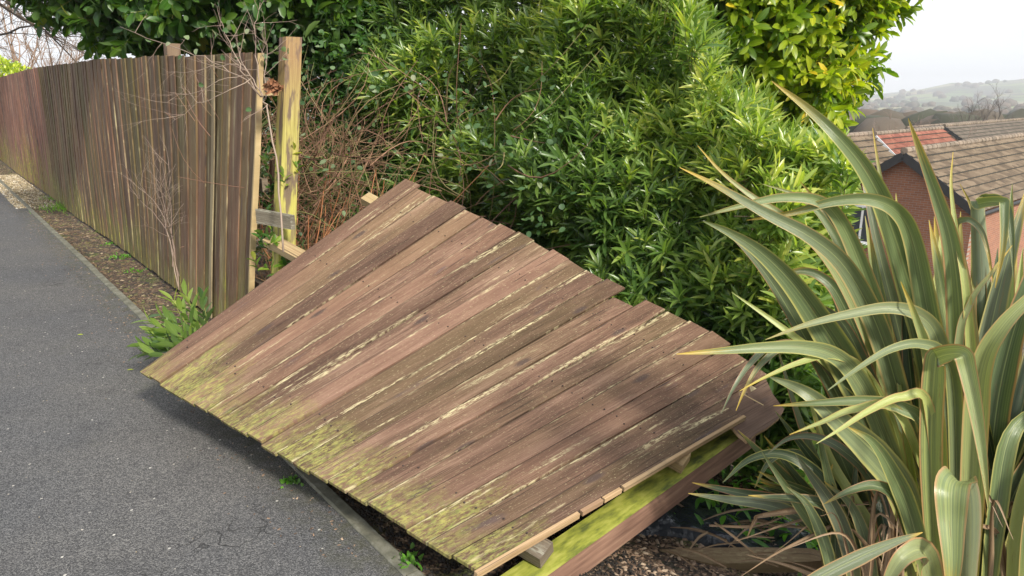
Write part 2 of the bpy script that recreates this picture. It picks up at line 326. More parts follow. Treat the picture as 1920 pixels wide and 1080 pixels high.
tr = t.n('BsdfTranslucent', Color=t.mix(1., col, (1.5, 1.6, .5), 'MULTIPLY')); ms = t.n('MixShader', Fac=.16)
t.t.links.new(t.b.outputs[0], ms.inputs[1]); t.t.links.new(tr.outputs[0], ms.inputs[2]); t.t.links.new(ms.outputs[0], t.o.inputs[0])
M['flax'] = t.m
# ------------------------------------------------------------------ terrain
FV = 1.45; KV0, KV1 = 1.015, 1.068      # fence line and kerb, metres across the path direction
def smooth(x, a, b):
    x = min(1, max(0, (x-a)/(b-a))); return x*x*(3-2*x)
def prof(v):
    ks = [(-1e9, 0), (1.1, -.02), (1.5, -.03), (2.0, -.22), (3.2, -.55), (5, -1.5), (9, -3.6), (14, -4.9), (40, -5.6), (1e9, -5.6)]
    for (a, za), (b, zb) in zip(ks, ks[1:]):
        if v <= b: return za if a < -1e8 else za+(zb-za)*(v-a)/(b-a) if b < 1e8 else zb
    return -5.6
def ter(x, y):
    v = x*V[0]+y*V[1]; z = prof(v); r = math.hypot(x, y)
    if r > 60:
        az = math.degrees(math.atan2(x, y))
        k = smooth(r, 60, 500); valley = -17*k
        h1 = smooth(r, 500, 900)*7*smooth(az, 20, 34)
        hh = 8+56*smooth(az, 25, 38)+6*math.sin(az*.9)+3*math.sin(az*2.3+1)
        if az < 10: hh = 20
        h2 = smooth(r, 1500, 2700)*(hh+8)
        z = z*(1-k)+valley+h1+h2-5.6*k+2.5*mn.noise(Vector((x*.004, y*.004, 0)))*smooth(r, 200, 600)*3
    elif v > 1.3: z += .05*mn.noise(Vector((x*2.2, y*2.2, 3.)))*smooth(v, 1.3, 2.2)
    return z
def grid(name, us, vs, fz, mat, kind='structure'):
    P = [(*(uv(a, b)[:2]), fz(*(uv(a, b)[:2]))) for a in us for b in vs]; n = len(vs)
    Q = [(i*n+j, (i+1)*n+j, (i+1)*n+j+1, i*n+j+1) for i in range(len(us)-1) for j in range(n-1)]
    me = np_mesh(name, P, Q, None, True); o = link(name, me, mat); o['kind'] = kind; return o
def nonlin(lo, hi, n, c, s):
    xs = np.sinh(np.linspace(np.arcsinh((lo-c)/s), np.arcsinh((hi-c)/s), n))*s+c; return list(xs)
gus = nonlin(-1500, 4200, 190, 3, .8); gvs = [KV1-.004, 1.12, 1.2, 1.3, 1.42]+[x for x in nonlin(-400, 4200, 260, 1.5, .8) if x > 1.5]
# near ground has soil, far ground has fields
t = NT('ground'); p_ = t.pos(); x_, y_, z_ = t.sep(p_)
dist = t.n('VectorMath', _operation='LENGTH', i0=p_).outputs['Value']
sv1 = t.n('TexVoronoi', Vector=p_, Scale=70.); n1 = t.noise(p_, 5, 6, .7)
lit = t.ramp(t.sep(sv1.outputs['Color'])[0], [(.1, (.022, .015, .010)), (.45, (.075, .045, .028)), (.75, (.16, .10, .06)), (.95, (.30, .21, .13))])
soilc = t.ramp(t.sep(sv1.outputs['Color'])[1], [(.1, (.012, .010, .008)), (.7, (.035, .028, .022)), (1, (.08, .065, .05))])
near = t.mix(t.step(n1, .40, .54), soilc, lit)
near = t.mix(t.math('MULTIPLY', t.step(t.noise(p_, 3.3, 5, .75), .54, .64), .65), near, (.085, .11, .02))
fv = t.n('TexVoronoi', Vector=t.map(p_, (1, 1, 0)), Scale=.006); fc = t.sep(fv.outputs['Color'])[0]
fields = t.ramp(fc, [(.0, (.10, .15, .045)), (.3, (.16, .20, .06)), (.5, (.24, .22, .10)), (.7, (.07, .09, .04)), (.9, (.30, .24, .14))], 'CONSTANT')
wd = t.step(t.noise(t.map(p_, (1, 1, 0)), .009, 5, .65), .50, .55)
fields = t.mix(wd, fields, t.ramp(t.noise(p_, .12, 4, .7), [(.35, (.025, .028, .02)), (.65, (.085, .075, .05))]))
t.set(Base__Color=t.mix(t.step(dist, 18, 45), near, fields), Roughness=.95)
t.bump(t.math('MULTIPLY', sv1.outputs[0], t.step(dist, 15, 5)), .012, .9); M['ground'] = t.m
ground = grid('ground', gus, gvs, ter, M['ground'])
pus = nonlin(-60, 200, 60, 3, 3); pvs = [-1.7, -1, 0, .5, .9, KV0+.002]
grid('verge', nonlin(-200, 400, 60, 3, 3), [-400, -100, -30, -10, -4, -2.5, -1.704], lambda x, y: -.01, M['ground'])
grid('path', pus, pvs, lambda x, y: 0.0, M['asphalt'])
# verge between kerb and fence is part of the ground; kerb edging in lengths of 0.9 m
kr = empty('kerb', uv(2, (KV0+KV1)/2), 'thin mossy concrete kerb edging between the asphalt path and the soil verge', 'kerb')
u0 = -.9; k = 0
while u0 < 40:
    Ln = .905
    j = .004*mn.noise(Vector((u0, 0, 0))); zt = .012+.006*mn.noise(Vector((u0*1.3, 5, 0)))
    m = MB(); n_ = 10; vs = []; fs = []
    prof_k = [(KV0+j, -.12), (KV0+j, zt-.006), (KV0+j+.006, zt), (KV1+j-.006, zt), (KV1+j, zt-.006), (KV1+j, -.12)]
    for i in range(n_+1):
        uu = u0+.004+(Ln-.008)*i/n_
        for q, (vv, zz) in enumerate(prof_k):
            e = .003*mn.noise(Vector((uu*9, q*3.1, 1))) if 0 < q < 5 else 0
            vs.append(uv(uu, vv+e, zz+e))
    for i in range(n_):
        for q in range(5): fs.append((i*6+q, (i+1)*6+q, (i+1)*6+q+1, i*6+q+1))
    fs += [tuple(range(5, -1, -1)), tuple(n_*6+q for q in range(6))]
    m.add(vs, fs); m.build('kerb_stone', M['kerb'], kr); u0 += Ln; k += 1
# ------------------------------------------------------------------ standing fence
# stations: (u along, lean back at the top, height)
ST = [(-.4, .26, 1.76), (3.7, .24, 1.76), (4.39, .21, 1.78), (5.27, .18, 1.80), (6.40, .13, 1.83), (8.27, .08, 1.87), (12.9, .05, 1.90), (24., .03, 1.80), (60., .03, 1.8)]
def fst(u):
    for a, b in zip(ST, ST[1:]):
        if u <= b[0]:
            k = (u-a[0])/(b[0]-a[0]); return a[1]+(b[1]-a[1])*k, a[2]+(b[2]-a[2])*k
    return ST[-1][1:]
FEND = float(np.dot(onz(477, 648), U))
fence = empty('fence', uv(FEND, FV), 'tall dark weathered closeboard fence standing along the path, leaning at its broken end', 'fence')
def fence_boards(u_from, u_to, name, mat, step=.175, seed=1):
    rs = random.Random(seed); m = MB(); u = u_from; k = 0
    while u < u_to:
        stp = step*rs.uniform(.7, 1.3); th_ = rs.uniform(.009, .014); lean, h = fst(u); wd_ = stp*1.12+.006; h += rs.uniform(-.006, .006)
        rnd = rs.random(); nseg = 8; vs = []; at_ = []; fs = []
        z0 = .0+rs.uniform(-.01, .01)
        for i in range(nseg+1):
            q = i/nseg; z = z0+(h-z0)*q; vb = FV+lean*q+.012*math.sin(q*3+u)
            uj = .004*math.sin(q*5+rnd*9)
            for du, th0, th1 in ((0, th_, .0), (wd_, .0045, .0)):
                vs.append(uv(u+uj+du, vb-th0, z)); vs.append(uv(u+uj+du, vb-th1, z))
                at_ += [(z, k*.2+du, rnd)]*2
            # order: thick-front, thick-back, thin-front, thin-back
        for i in range(nseg):
            a = i*4; b = a+4
            fs += [(a, a+2, b+2, b), (a+1, b+1, b+3, a+3), (a, b, b+1, a+1), (a+2, a+3, b+3, b+2)]
        fs += [(0, 1, 3, 2), (nseg*4, nseg*4+2, nseg*4+3, nseg*4+1)]
        m.add(vs, fs, at_); u += stp; k += 1
    return m.build(name, mat, fence)
fence_boards(FEND+.02, 12.6, 'board_panel', M['boards'], seed=3)
fence_boards(12.62, 45, 'board_panel', M['redboards'], seed=5)
# pale warped board standing proud (brighter than the rest)
def one_board(u, du, name, mat, off=.036, z0=.0, z1=None, th=.012):
    m = MB(); vs = []; at_ = []; fs = []; lean, h = fst(u); h = z1 or h-.004; r = random.random(); n_ = 8
    for i in range(n_+1):
        q = i/n_; z = z0+(h-z0)*q; vb = FV+lean*q*(h/fst(u)[1])+.012*math.sin(q*3+u)
        for d, o_ in ((0, off+th), (du, off+th), (du, off), (0, off)):
            vs.append(uv(u+d+.006*math.sin(q*7), vb-o_, z)); at_.append((z, d, r))
    for i in range(n_):
        for q in range(4): fs.append((i*4+q, i*4+(q+1) % 4, i*4+4+(q+1) % 4, i*4+4+q))
    fs += [(3, 2, 1, 0), (n_*4, n_*4+1, n_*4+2, n_*4+3)]
    m.add(vs, fs, at_); return m.build(name, mat, fence)
ob = one_board(5.15, .055, 'cover_strip', wood('pale strip', (.18, .14, .08), (.30, .24, .14), (.40, .34, .2), lichen=.3), off=.019, th=.008)
ob['label'] = 'pale narrow strip nailed over a joint'
one_board(FEND+.0, .018, 'end_edge', M['freshrail'], off=.0, th=.034)
rl = MB()
for zz in (.35, 1.0, 1.6):
    lean, h = fst(4)
    for ua, ub in ((FEND+.03, 5.2), (5.2, 6.4), (6.4, 8.2), (8.2, 12.4), (12.4, 20)):
        la = fst(ua)[0]*zz/1.8; lb = fst(ub)[0]*zz/1.8
        rl.bar(uv(ua, FV+la+.050, zz), uv(ub, FV+lb+.050, zz), V*.018, Z*.04)
    o_ = rl.build('rail', M['greyrail'], fence); rl = MB()
for uu in (6.45, 9.5, 12.5, 15.5, 18.5, 22):
    m = MB(); ln, h = fst(uu); hh = 1.93 if uu < 7 else 1.78
    m.bar(uv(uu, FV+.13, -.3), uv(uu, FV+.13+ln, hh), U*.05, V*.05, seg=4); m.build('post', M['greypost'], fence)
# end post with the sawn rail stubs
pb = at(531, 505, 4.33); pt = at(545, 70, 4.36)
dirp = (pt-pb)/np.linalg.norm(pt-pb); base = pb-dirp*((pb[2]+.35)/dirp[2])
m = MB(); m.bar(base, pt, U*.051, V*.051, rnd=.31, seg=6)
post = m.build('post', M['post'], fence); post['label'] = 'tall yellowish end post with mossy side'
m = MB(); g = np.array
a_ = at(484, 405, 4.18); b_ = at(549, 417, 4.16)
m.bar(a_, b_, -V*.012+U*.004, Z*.042); m.build('rail', M['greyrail'], fence)['label'] = 'grey rail end nailed to the end post'
m = MB(); m.bar(at(498, 168, 4.34), at(523, 168, 4.34), V*.02, Z*.035); m.build('rail', M['freshrail'], fence)
# splintered vertical batten behind the gap
m = MB(); m.bar(at(513, 300, 4.52), at(520, 520, 4.5), U*.02, V*.02); m.build('batten', M['redpost'], fence)
# ------------------------------------------------------------------ fallen panel
A_ = onz(267, 703, .22); D_ = onz(897, 1080, .12); B_ = g([-.70, 4.54, 1.0]); C_ = at(1470, 742, 3.24)
# corners seen at (267,703) (752,345) (1470,742) (897,1080)
def hitlen(P, px, py, Ln):
    r = ray(px, py); r = r/np.linalg.norm(r); q = O-P; b = np.dot(q, r); c = np.dot(q, q)-Ln*Ln; return O+r*(-b+math.sqrt(b*b-c))
B_ = hitlen(A_, 754, 347, 1.83); C_ = hitlen(D_, 1472, 741, 1.83)
panel = empty('fallen_fence_panel', (A_+D_)/2, 'collapsed closeboard fence panel lying flat over the kerb, mossy along its lower edge', 'fence panel')
def PP(s, t_):
    p = A_*(1-s)*(1-t_)+B_*(1-s)*t_+C_*s*t_+D_*s*(1-t_)
    return p
def PN(s, t_):
    e = 1e-3; n = np.cross(PP(s+e, t_)-PP(s-e, t_), PP(s, t_+e)-PP(s, t_-e)); return n/np.linalg.norm(n)
NB = 21; rs = random.Random(11); m = MB(); edge = MB()
def endf(s_): return .055*math.sin(math.pi*min(1, s_*1.05))+.055*smooth(s_, .55, .85)
for k in range(NB):
    s0 = k/NB; s1 = (k+1)/NB-.0034 if k < NB-1 else 1.0
    t0 = rs.uniform(-.005, .005); t1 = 1+rs.uniform(-.006, .006)
    if k == 13: t1 -= .05
    if k == 12: t1 += .01
    if k == 18: t1 -= .02
    if k == NB-1: t1 = .80
    if k == NB-2: t1 = .975
    if k == 0: t1 = 1.02
    rnd = rs.random(); n_ = 14; vs = []; at_ = []; fs = []; lift = rs.uniform(-.0015, .0015); tw = rs.uniform(-.003, .003)
    for i in range(n_+1):
        q = i/n_; bow = .0025*math.sin(q*math.pi+rnd*6)+(.008*(1-q)**3 if k % 4 == 1 else 0)
        for s_, th in ((s0, .025+.002*math.sin(k*2.3)), (s1, .021+.002*math.sin(k*2.3))):
            tt = t0+(t1+(endf(s_) if k < NB-1 else 0)-t0)*q
            hi = th+lift+bow+(tw if s_ == s0 else -tw)*q
            n0 = PN(s_, tt)
            if n0[2] < 0: n0 = -n0
            raise_ = 0.0
            p = PP(s_+.0012*math.sin(q*6+rnd*20), tt)
            vs.append(p+n0*(hi+raise_)); vs.append(p+n0*(hi+raise_-.013))
            at_ += [(tt*1.83, k*.3+(s_-s0)*2.3, rnd)]*2
    for i in range(n_):
        a = i*4; b = a+4
        fs += [(a, a+2, b+2, b), (a+1, b+1, b+3, a+3), (a, b, b+1, a+1), (a+2, a+3, b+3, b+2)]
    fs += [(0, 1, 3, 2), (n_*4, n_*4+2, n_*4+3, n_*4+1)]
    m.add(vs, fs, at_)
    if k < NB-1:                                   # thin feathered edge tucked under the neighbouring board
        tl = t1-.02; pv = []
        for i in range(9):
            tt = .01+(tl-.01)*i/8; n0 = PN(s1, tt); n0 = n0 if n0[2] > 0 else -n0
            for ds_, h_ in ((-.006, .010), (.012, .008), (.012, .003), (-.006, .005)): pv.append(PP(s1+ds_, tt)+n0*h_)
        m.add(pv, [(i*4+q, i*4+(q+1) % 4, i*4+4+(q+1) % 4, i*4+4+q) for i in range(8) for q in range(4)]+[(3, 2, 1, 0), (32, 33, 34, 35)], [(p_i*.05, .1, rnd*.3) for p_i in range(36)])
for tt_ in (.13, .565, .885):
    for k in range(NB):
        for ds in (.25, .72):
            s_ = (k+ds)/NB; c_ = PP(s_, tt_+rs.uniform(-.012, .012)); n0 = PN(s_, tt_); n0 = n0 if n0[2] > 0 else -n0
            e_ = (D_-A_)/np.linalg.norm(D_-A_); f_ = np.cross(n0, e_); h_ = .0265+.002*math.sin(k*2.3)
            m.add([c_+n0*h_+e_*.0030*math.cos(q*math.pi/3)+f_*.0030*math.sin(q*math.pi/3) for q in range(6)]+[c_+n0*(h_-.004)+e_*.0046*math.cos(q*math.pi/3)+f_*.0046*math.sin(q*math.pi/3) for q in range(6)],
                  [(0, 1, 2, 3, 4, 5)]+[(q+6, (q+1) % 6+6, (q+1) % 6, q) for q in range(6)], mi=1)
m.build('boards', [M['panel'], plain('rusty nail heads', (.05, .032, .025), .6, .5, 60)], panel)
# raw sawn edge along the last board, in broken lengths
for (ta, tb, wdt) in ((-.01, .235, .017), (.243, .30, .015), (.305, .355, .014), (.362, .80, .016)):
    p, q = PP(1, ta), PP(1, tb); n0 = PN(1, .4); n0 = n0 if n0[2] > 0 else -n0
    out_ = np.cross(q-p, n0); out_ /= np.linalg.norm(out_)
    if np.dot(out_, D_-A_) < 0: out_ = -out_
    edge.bar(p+n0*.021+out_*.007, q+n0*.021+out_*.007, out_*.0075, n0*wdt*.62, seg=5)
edge.build('edge_strip', M['endgrain'], panel)
# torn piece at the far right corner
n0 = PN(1, .9); n0 = n0 if n0[2] > 0 else -n0
fr = [(1350, 768), (1353, 792), (1372, 796), (1384, 811), (1402, 826), (1418, 812), (1440, 800), (1462, 782), (1471, 766), (1450, 738), (1436, 708), (1395, 735)]
cen = PP(1, .9)+n0*.012
def onpl(px, py, P, n):
    r = ray(px, py); return O+r*(np.dot(P-O, n)/np.dot(r, n))
tp = [onpl(x, y, cen, n0)-n0*.004 for x, y in fr]; bt = [p-n0*.016 for p in tp]
m = MB(); N_ = len(fr); dd = (C_-D_)/np.linalg.norm(C_-D_); d2 = np.cross(n0, dd)
m.add(tp+bt, [tuple(range(N_))]+[tuple(range(2*N_-1, N_-1, -1))], [(1.2+np.dot(p, dd), np.dot(p, d2), .77) for p in tp+bt])
tn = m.build('torn_board', wood('dark torn board', (.06, .035, .026), (.12, .075, .055), (.18, .12, .09), lichen=.1), panel)
m = MB(); m.add(tp+bt, [(i, (i+1) % N_, (i+1) % N_+N_, i+N_) for i in range(N_)], [(np.dot(p, dd), np.dot(p, d2), .3) for p in tp+bt]); m.build('torn_edge', M['endgrain'], panel)
# rails under the boards and the snapped post
def under(s, t_, d):
    n = PN(min(max(s, .01), .99), t_); n = n if n[2] > 0 else -n; return PP(s, t_)+n*(-d)
for tt, sa, sb, mt in ((.13, .02, 1.022, 'greyrail'), (.565, -.15, 1.010, 'freshrail'), (.885, -.05, 1.0, 'freshrail')):
    m = MB(); n = PN(.5, tt); n = n if n[2] > 0 else -n; w_ = B_-A_; w_ = w_/np.linalg.norm(w_)
    m.bar(under(sa, tt, .024), under(sb, tt, .024), w_*.036, n*.022, seg=4)
    m.build('rail', M[mt], panel)
def upn(s, t_):
    n = PN(s, t_); return n if n[2] > 0 else -n
e1 = onpl(1026, 1080, PP(1, .1)-upn(.99, .1)*.062, upn(.99, .1)); e2 = onpl(1385, 822, PP(1, .85)-upn(.99, .85)*.062, upn(.99, .85))
# post top just below the rails
pd = (e2-e1)/np.linalg.norm(e2-e1); side = np.cross(pd, Z); side /= np.linalg.norm(side)
if side[0] < 0: side = -side
pn = np.cross(side, pd); pn = pn if pn[2] > 0 else -pn
pa, pq = e1-pd*.45, e2+pd*.16
m = MB(); m.bar(pa-side*.055-pn*.05, pq-side*.055-pn*.05, side*.055, pn*.05, seg=8); sp = m.build('post', M['algae'], panel); sp['label'] = 'snapped post under the panel with bright green algae on top'
print('panel', A_, B_, C_, D_, 'AD', np.linalg.norm(A_-D_), 'BC', np.linalg.norm(B_-C_), 'post', pa, pq)
# ------------------------------------------------------------------ leaves
SHP = {'narrow': [(0, .10), (.22, .75), (.5, 1.), (.78, .72), (1., .03)], 'broad': [(0, .12), (.2, .62), (.52, 1.), (.82, .80), (1., .08)],
       'round': [(0, .2), (.2, .85), (.5, 1.), (.8, .75), (1., .05)], 'grass': [(0, 1.), (.3, .9), (.6, .7), (.85, .4), (1, .03)]}
def norm(a): return a/np.maximum(np.linalg.norm(a, axis=1, keepdims=True), 1e-9)
def leaf_arrays(base, d, up, Ln, Wd, shape='narrow', curl=.25, fold=.25, rnd=None):
    N = len(base); d = norm(d); side = norm(np.cross(d, up)); nn = np.cross(side, d)
    pts = []; at_ = []; rnd = RNG.random(N) if rnd is None else rnd
    cv = (curl*(.5+RNG.random(N)))[:, None]; ro = (RNG.random(N)-.5)[:, None]*.9
    side = norm(side+nn*ro); nn = np.cross(side, d)
    for q, wq in SHP[shape]:
        c = base+d*(Ln*q)[:, None]-nn*(Ln*q*q)[:, None]*cv
        hw = (Wd*wq*.5)[:, None]
        pts += [c-side*hw+nn*hw*fold*2, c, c+side*hw+nn*hw*fold*2]
        at_ += [np.stack([np.full(N, q), np.full(N, s_), rnd], 1) for s_ in (-1., 0., 1.)]
    P = np.stack(pts, 1).reshape(-1, 3); At = np.stack(at_, 1).reshape(-1, 3)
    f = []
    for i in range(4):
        for j in range(2): a = i*3+j; f.append([a, a+1, a+4, a+3])
    f = np.array(f)[None]+(np.arange(N)*15)[:, None, None]
    return P, f.reshape(-1, 4), At
def leaves_obj(name, mat, parent, *args, **kw):
    P, Q, At = leaf_arrays(*args, **kw); return link(name, np_mesh(name, P, Q, At, True), mat, parent)
def shoots(bases, dirs, nl, Ln, Wd, stem, droop=.0, rnd_base=None, ang=.9, lenvar=.35, spread=.16):
    """leaf arrays for leafy shoots; returns args of the leaves and the stems' points"""
    S = len(bases); dirs = norm(dirs); ref = norm(np.cross(dirs, np.array([.3, .2, 1.])+RNG.normal(0, .2, (S, 3)))); r2 = np.cross(dirs, ref)
    b, d, u, ll, ww, rr = [], [], [], [], [], []
    rb = RNG.random(S) if rnd_base is None else rnd_base
    for i in range(nl):
        q = (i+.5)/nl; th = i*2.4+RNG.random(S)*.8
        rad = ref*np.cos(th)[:, None]+r2*np.sin(th)[:, None]
        pos = bases+dirs*(stem*q)[:, None]
        a = ang*(1.05-.6*q)+RNG.normal(0, .12, S)
        dd = dirs*np.cos(a)[:, None]+rad*np.sin(a)[:, None]; dd[:, 2] -= droop*(1-q)
        b.append(pos); d.append(dd); u.append(dirs+np.array([0, 0, .35])); s_ = (1-lenvar*abs(q-.45))*RNG.uniform(.75, 1.15, S)
        ll.append(Ln*s_); ww.append(Wd*s_)
        rr.append(np.clip(rb*.72+.18*q+RNG.normal(0, spread, S), 0, 1))
    return [np.concatenate(x) for x in (b, d, u, ll, ww)], np.concatenate(rr)
def stems_obj(name, mat, parent, P0, P1, r0, r1, n=4, bend=.06, seg=3):
    """many thin tapered stems from P0 to P1 as one mesh"""
    S = len(P0); D = P1-P0; a = norm(np.cross(D, np.array([.21, .13, 1.]))); b = norm(np.cross(D, a)); bn = norm(RNG.normal(0, 1, (S, 3)))*(np.linalg.norm(D, axis=1, keepdims=True)*bend)
    pts = []; at_ = []; rn = RNG.random(S)
    for i in range(seg+1):
        q = i/seg; c = P0+D*q+bn*math.sin(q*math.pi); r = (r0+(r1-r0)*q); r = r[:, None] if hasattr(r, '__len__') else r
        for k in range(n):
            th = 2*math.pi*k/n; pts.append(c+(a*math.cos(th)+b*math.sin(th))*r); at_.append(np.stack([np.full(S, q)*np.linalg.norm(D, axis=1), np.full(S, k*.01), rn], 1))
    P = np.stack(pts, 1).reshape(-1, 3); At = np.stack(at_, 1).reshape(-1, 3); W = (seg+1)*n
    f = np.array([[i*n+k, i*n+(k+1) % n, (i+1)*n+(k+1) % n, (i+1)*n+k] for i in range(seg) for k in range(n)])[None]+(np.arange(S)*W)[:, None, None]
    return link(name, np_mesh(name, P, f.reshape(-1, 4), At, True), mat, parent)
def uvs(a): return a[:, :1]*U+a[:, 1:2]*V+a[:, 2:3]*Z
def nz3(P, sc): return np.array([mn.noise(Vector(p*sc)) for p in P])
# --- narrow leaved laurel hedge behind the panel
def hend(v): return .515*v+.10
def hlim(u, v): return 1.02+2.1*smooth(u-hend(v), .1, 2.0)
def hedge_surface(n):
    """points (u, v, z) and outward directions on the hedge's front, end and top"""
    out_, dr = [], []
    while len(out_) < n:
        k = random.random()
        if k < .74:      # front face
            u = random.uniform(1.35, 7.2); z = random.uniform(-.5, 3.0)
            v0 = 2.92+.36*smooth(u, 3.7, 2.5)+.36*max(z, -.2)*(1-.45*smooth(u, 4.4, 6))+.12*math.sin(u*1.9)+.22*smooth(u, 3.6, 4.8)
            nrm_ = (-.35, -.9, .55)
            n_ = mn.noise(Vector((u*1.5, z*1.5, 0))); v = v0+.60*n_+abs(random.gauss(0, .16))
        elif k < .93:    # end face, towards the flax
            v = random.uniform(3.15, 5.6); z = random.uniform(-.9, 1.7)
            u = hend(v)+.26*mn.noise(Vector((v*1.6, z*1.6, 7)))+abs(random.gauss(0, .14)); nrm_ = (-1, -.2, .4)
        else:
            v = random.uniform(3.5, 5.0); u = hend(v)+random.uniform(0, 3.5); z = hlim(u, v)+.2*mn.noise(Vector((u*1.5, v*1.5, 4))); nrm_ = (-.4, -.3, 1)
        if z > hlim(u, v)+.2*mn.noise(Vector((u*2, v*2, 9)))+.1 or u < hend(v)-.22: continue
        out_.append((u, v, z)); dr.append(nrm_)
    return np.array(out_), np.array(dr)
hp, hd = hedge_surface(5600)
P = uvs(hp); Dr = uvs(hd)+RNG.normal(0, .42, P.shape)+np.array([0, 0, .55])
stemL = RNG.uniform(.10, .20, len(P))
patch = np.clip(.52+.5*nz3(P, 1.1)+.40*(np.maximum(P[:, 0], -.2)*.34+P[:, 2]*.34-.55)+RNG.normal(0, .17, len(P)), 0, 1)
hedge = empty('laurel_hedge', uv(3, 3.4, -.7), 'big glossy narrow-leaved laurel hedge the fallen panel rests against', 'hedge')
la, rr = shoots(P, Dr, 14, .155, .0255, stemL, .05, patch)
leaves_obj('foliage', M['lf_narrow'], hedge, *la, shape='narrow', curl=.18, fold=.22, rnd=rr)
DN = norm(Dr)
stems_obj('shoots', M['tw_green'], hedge, P-DN*.10, P+DN*stemL[:, None], .0028, .0014)
# inner leaves that close the hedge
q = 9000; hi = np.stack([RNG.uniform(1.6, 6.8, q), RNG.uniform(3.2, 5.2, q), RNG.uniform(-.6, 2.2, q)], 1); hi = hi[(hi[:, 1] > 3.2+.36*hi[:, 2]) & (hi[:, 0] > hend(hi[:, 1])+.2) & (hi[:, 2] < np.array([hlim(*x) for x in hi[:, :2]]))]; q = len(hi); Pi = uvs(hi)
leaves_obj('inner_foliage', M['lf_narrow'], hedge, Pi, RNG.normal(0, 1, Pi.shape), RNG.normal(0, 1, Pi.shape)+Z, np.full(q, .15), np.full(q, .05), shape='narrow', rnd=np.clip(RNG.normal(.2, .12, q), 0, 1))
q = 9000; hi = np.stack([RNG.uniform(3.6, 10.5, q), RNG.uniform(4.2, 6.0, q), RNG.uniform(-.6, 3.0, q)], 1); hi[:, 1] -= 1.5*(hi[:, 0] > 6.2)*RNG.random(q); Pi = uvs(hi)
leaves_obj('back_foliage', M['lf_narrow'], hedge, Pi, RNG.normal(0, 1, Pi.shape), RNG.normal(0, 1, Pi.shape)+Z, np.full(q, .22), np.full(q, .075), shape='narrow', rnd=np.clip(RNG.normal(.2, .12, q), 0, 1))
bs = 150; b0 = np.stack([RNG.uniform(2.0, 6, bs), RNG.uniform(3.2, 4, bs), np.full(bs, -.9)], 1); b1 = b0+np.stack([RNG.normal(0, .5, bs), RNG.normal(-.3, .35, bs), RNG.uniform(1.6, 3.2, bs)], 1)
kk = (b1[:, 0] > hend(b1[:, 1])+.4) & (b1[:, 1] > 3.3+.36*b1[:, 2]) & (b1[:, 2] < np.array([hlim(*x) for x in b1[:, :2]])-.1); b0, b1 = b0[kk], b1[kk]
stems_obj('branches', M['tw_brown'], hedge, uvs(b0), uvs(b1), .014, .004, n=5, bend=.1, seg=6)
# --- crowns of broader leaves
def crown(name, label, cat, cen, rad, nsh, Ln, Wd, mat, trunk_base, seed, nl=9, shape='broad', bias=.5, inner=2500, gap=.15, dirbias=(0, 0, .3), clip=None, stemlen=(.1, .22), ang=.95):
    root = empty(name, trunk_base, label, cat); cen = np.array(cen); rad = np.array(rad)
    d = norm(RNG.normal(0, 1, (nsh*2, 3))); bump = 1+.30*nz3(d+seed, 2.3)+.14*nz3(d+seed, 6.)
    r = bump*(1-np.abs(RNG.normal(0, gap, nsh*2))); P = cen+d*rad*r[:, None]
    if clip: keep = clip(P); P = P[keep]; d = d[keep]
    P = P[:nsh]; d = d[:nsh]
    Dr = d+RNG.normal(0, .4, P.shape)+np.array(dirbias); sl = RNG.uniform(*stemlen, len(P))
    patch = np.clip(bias+.5*nz3(P+seed, 1.3)+RNG.normal(0, .2, len(P)), 0, 1)
    la, rr = shoots(P, Dr, nl, Ln, Wd, sl, .12, patch, ang=ang)
    leaves_obj('crown', mat, root, *la, shape=shape, curl=.28, fold=.16, rnd=rr)
    Dn = norm(Dr); stems_obj('shoots', M['tw_green'], root, P-Dn*.12, P+Dn*sl[:, None], .0035, .002)
    k = inner; Pi = cen+norm(RNG.normal(0, 1, (k, 3)))*rad*(RNG.random(k)**.5*.72)[:, None]
    if clip: Pi = Pi[clip(Pi)]; k = len(Pi)
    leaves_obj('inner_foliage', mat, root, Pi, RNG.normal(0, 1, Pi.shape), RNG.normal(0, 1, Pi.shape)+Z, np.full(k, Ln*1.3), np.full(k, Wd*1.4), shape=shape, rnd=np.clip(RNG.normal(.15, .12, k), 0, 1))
    nb = 46; tb = np.array(trunk_base); hub = cen*.75+np.array([tb[0], tb[1], tb[2]+.5*(cen[2]-tb[2])])*.25
    pe = cen+norm(RNG.normal(0, 1, (nb, 3)))*rad*.85
    if clip:
        kk = clip(pe); pe = pe[kk]; nb = len(pe)
    stems_obj('limbs', M['tw_brown'], root, np.repeat(hub[None], nb, 0)+RNG.normal(0, .08, (nb, 3)), pe, .016, .004, n=5, bend=.12, seg=6)
    m = MB(); m.tube([tb, tb*.5+hub*.5+g([.05, .04, 0]), hub], [.07, .055, .04], 8); m.build('trunk', M['tw_brown'], root, True)
    return root
crown('laurel_tree', 'sunlit yellow-green laurel tree with broad leaves rising behind the hedge beside the houses', 'tree', at(1395, -15, 6.3), (1.14, 1.1, 1.38), 3000, .145, .053, M['lf_broad'], at(1300, 700, 6.0)*g([1, 1, 0])+g([0, 0, -1.9]), 3.1, nl=9, bias=.55, inner=1500, gap=.17, stemlen=(.12, .26), clip=lambda P: P[:, 2] > .95+np.maximum(P[:, 0]-2.35, 0)*.95+.22*nz3(P, 3.))
crown('evergreen_tree', 'dark broad-leaved evergreen tree overhanging the fence top at upper left', 'tree', at(420, -125, 7.4), (2.3, 1.5, 1.25), 3000, .16, .068, M['lf_dark'], at(420, 500, 8.2)*g([1, 1, 0])+g([0, 0, -2.2]), 8.2, nl=8, bias=.42, inner=2600, gap=.13)
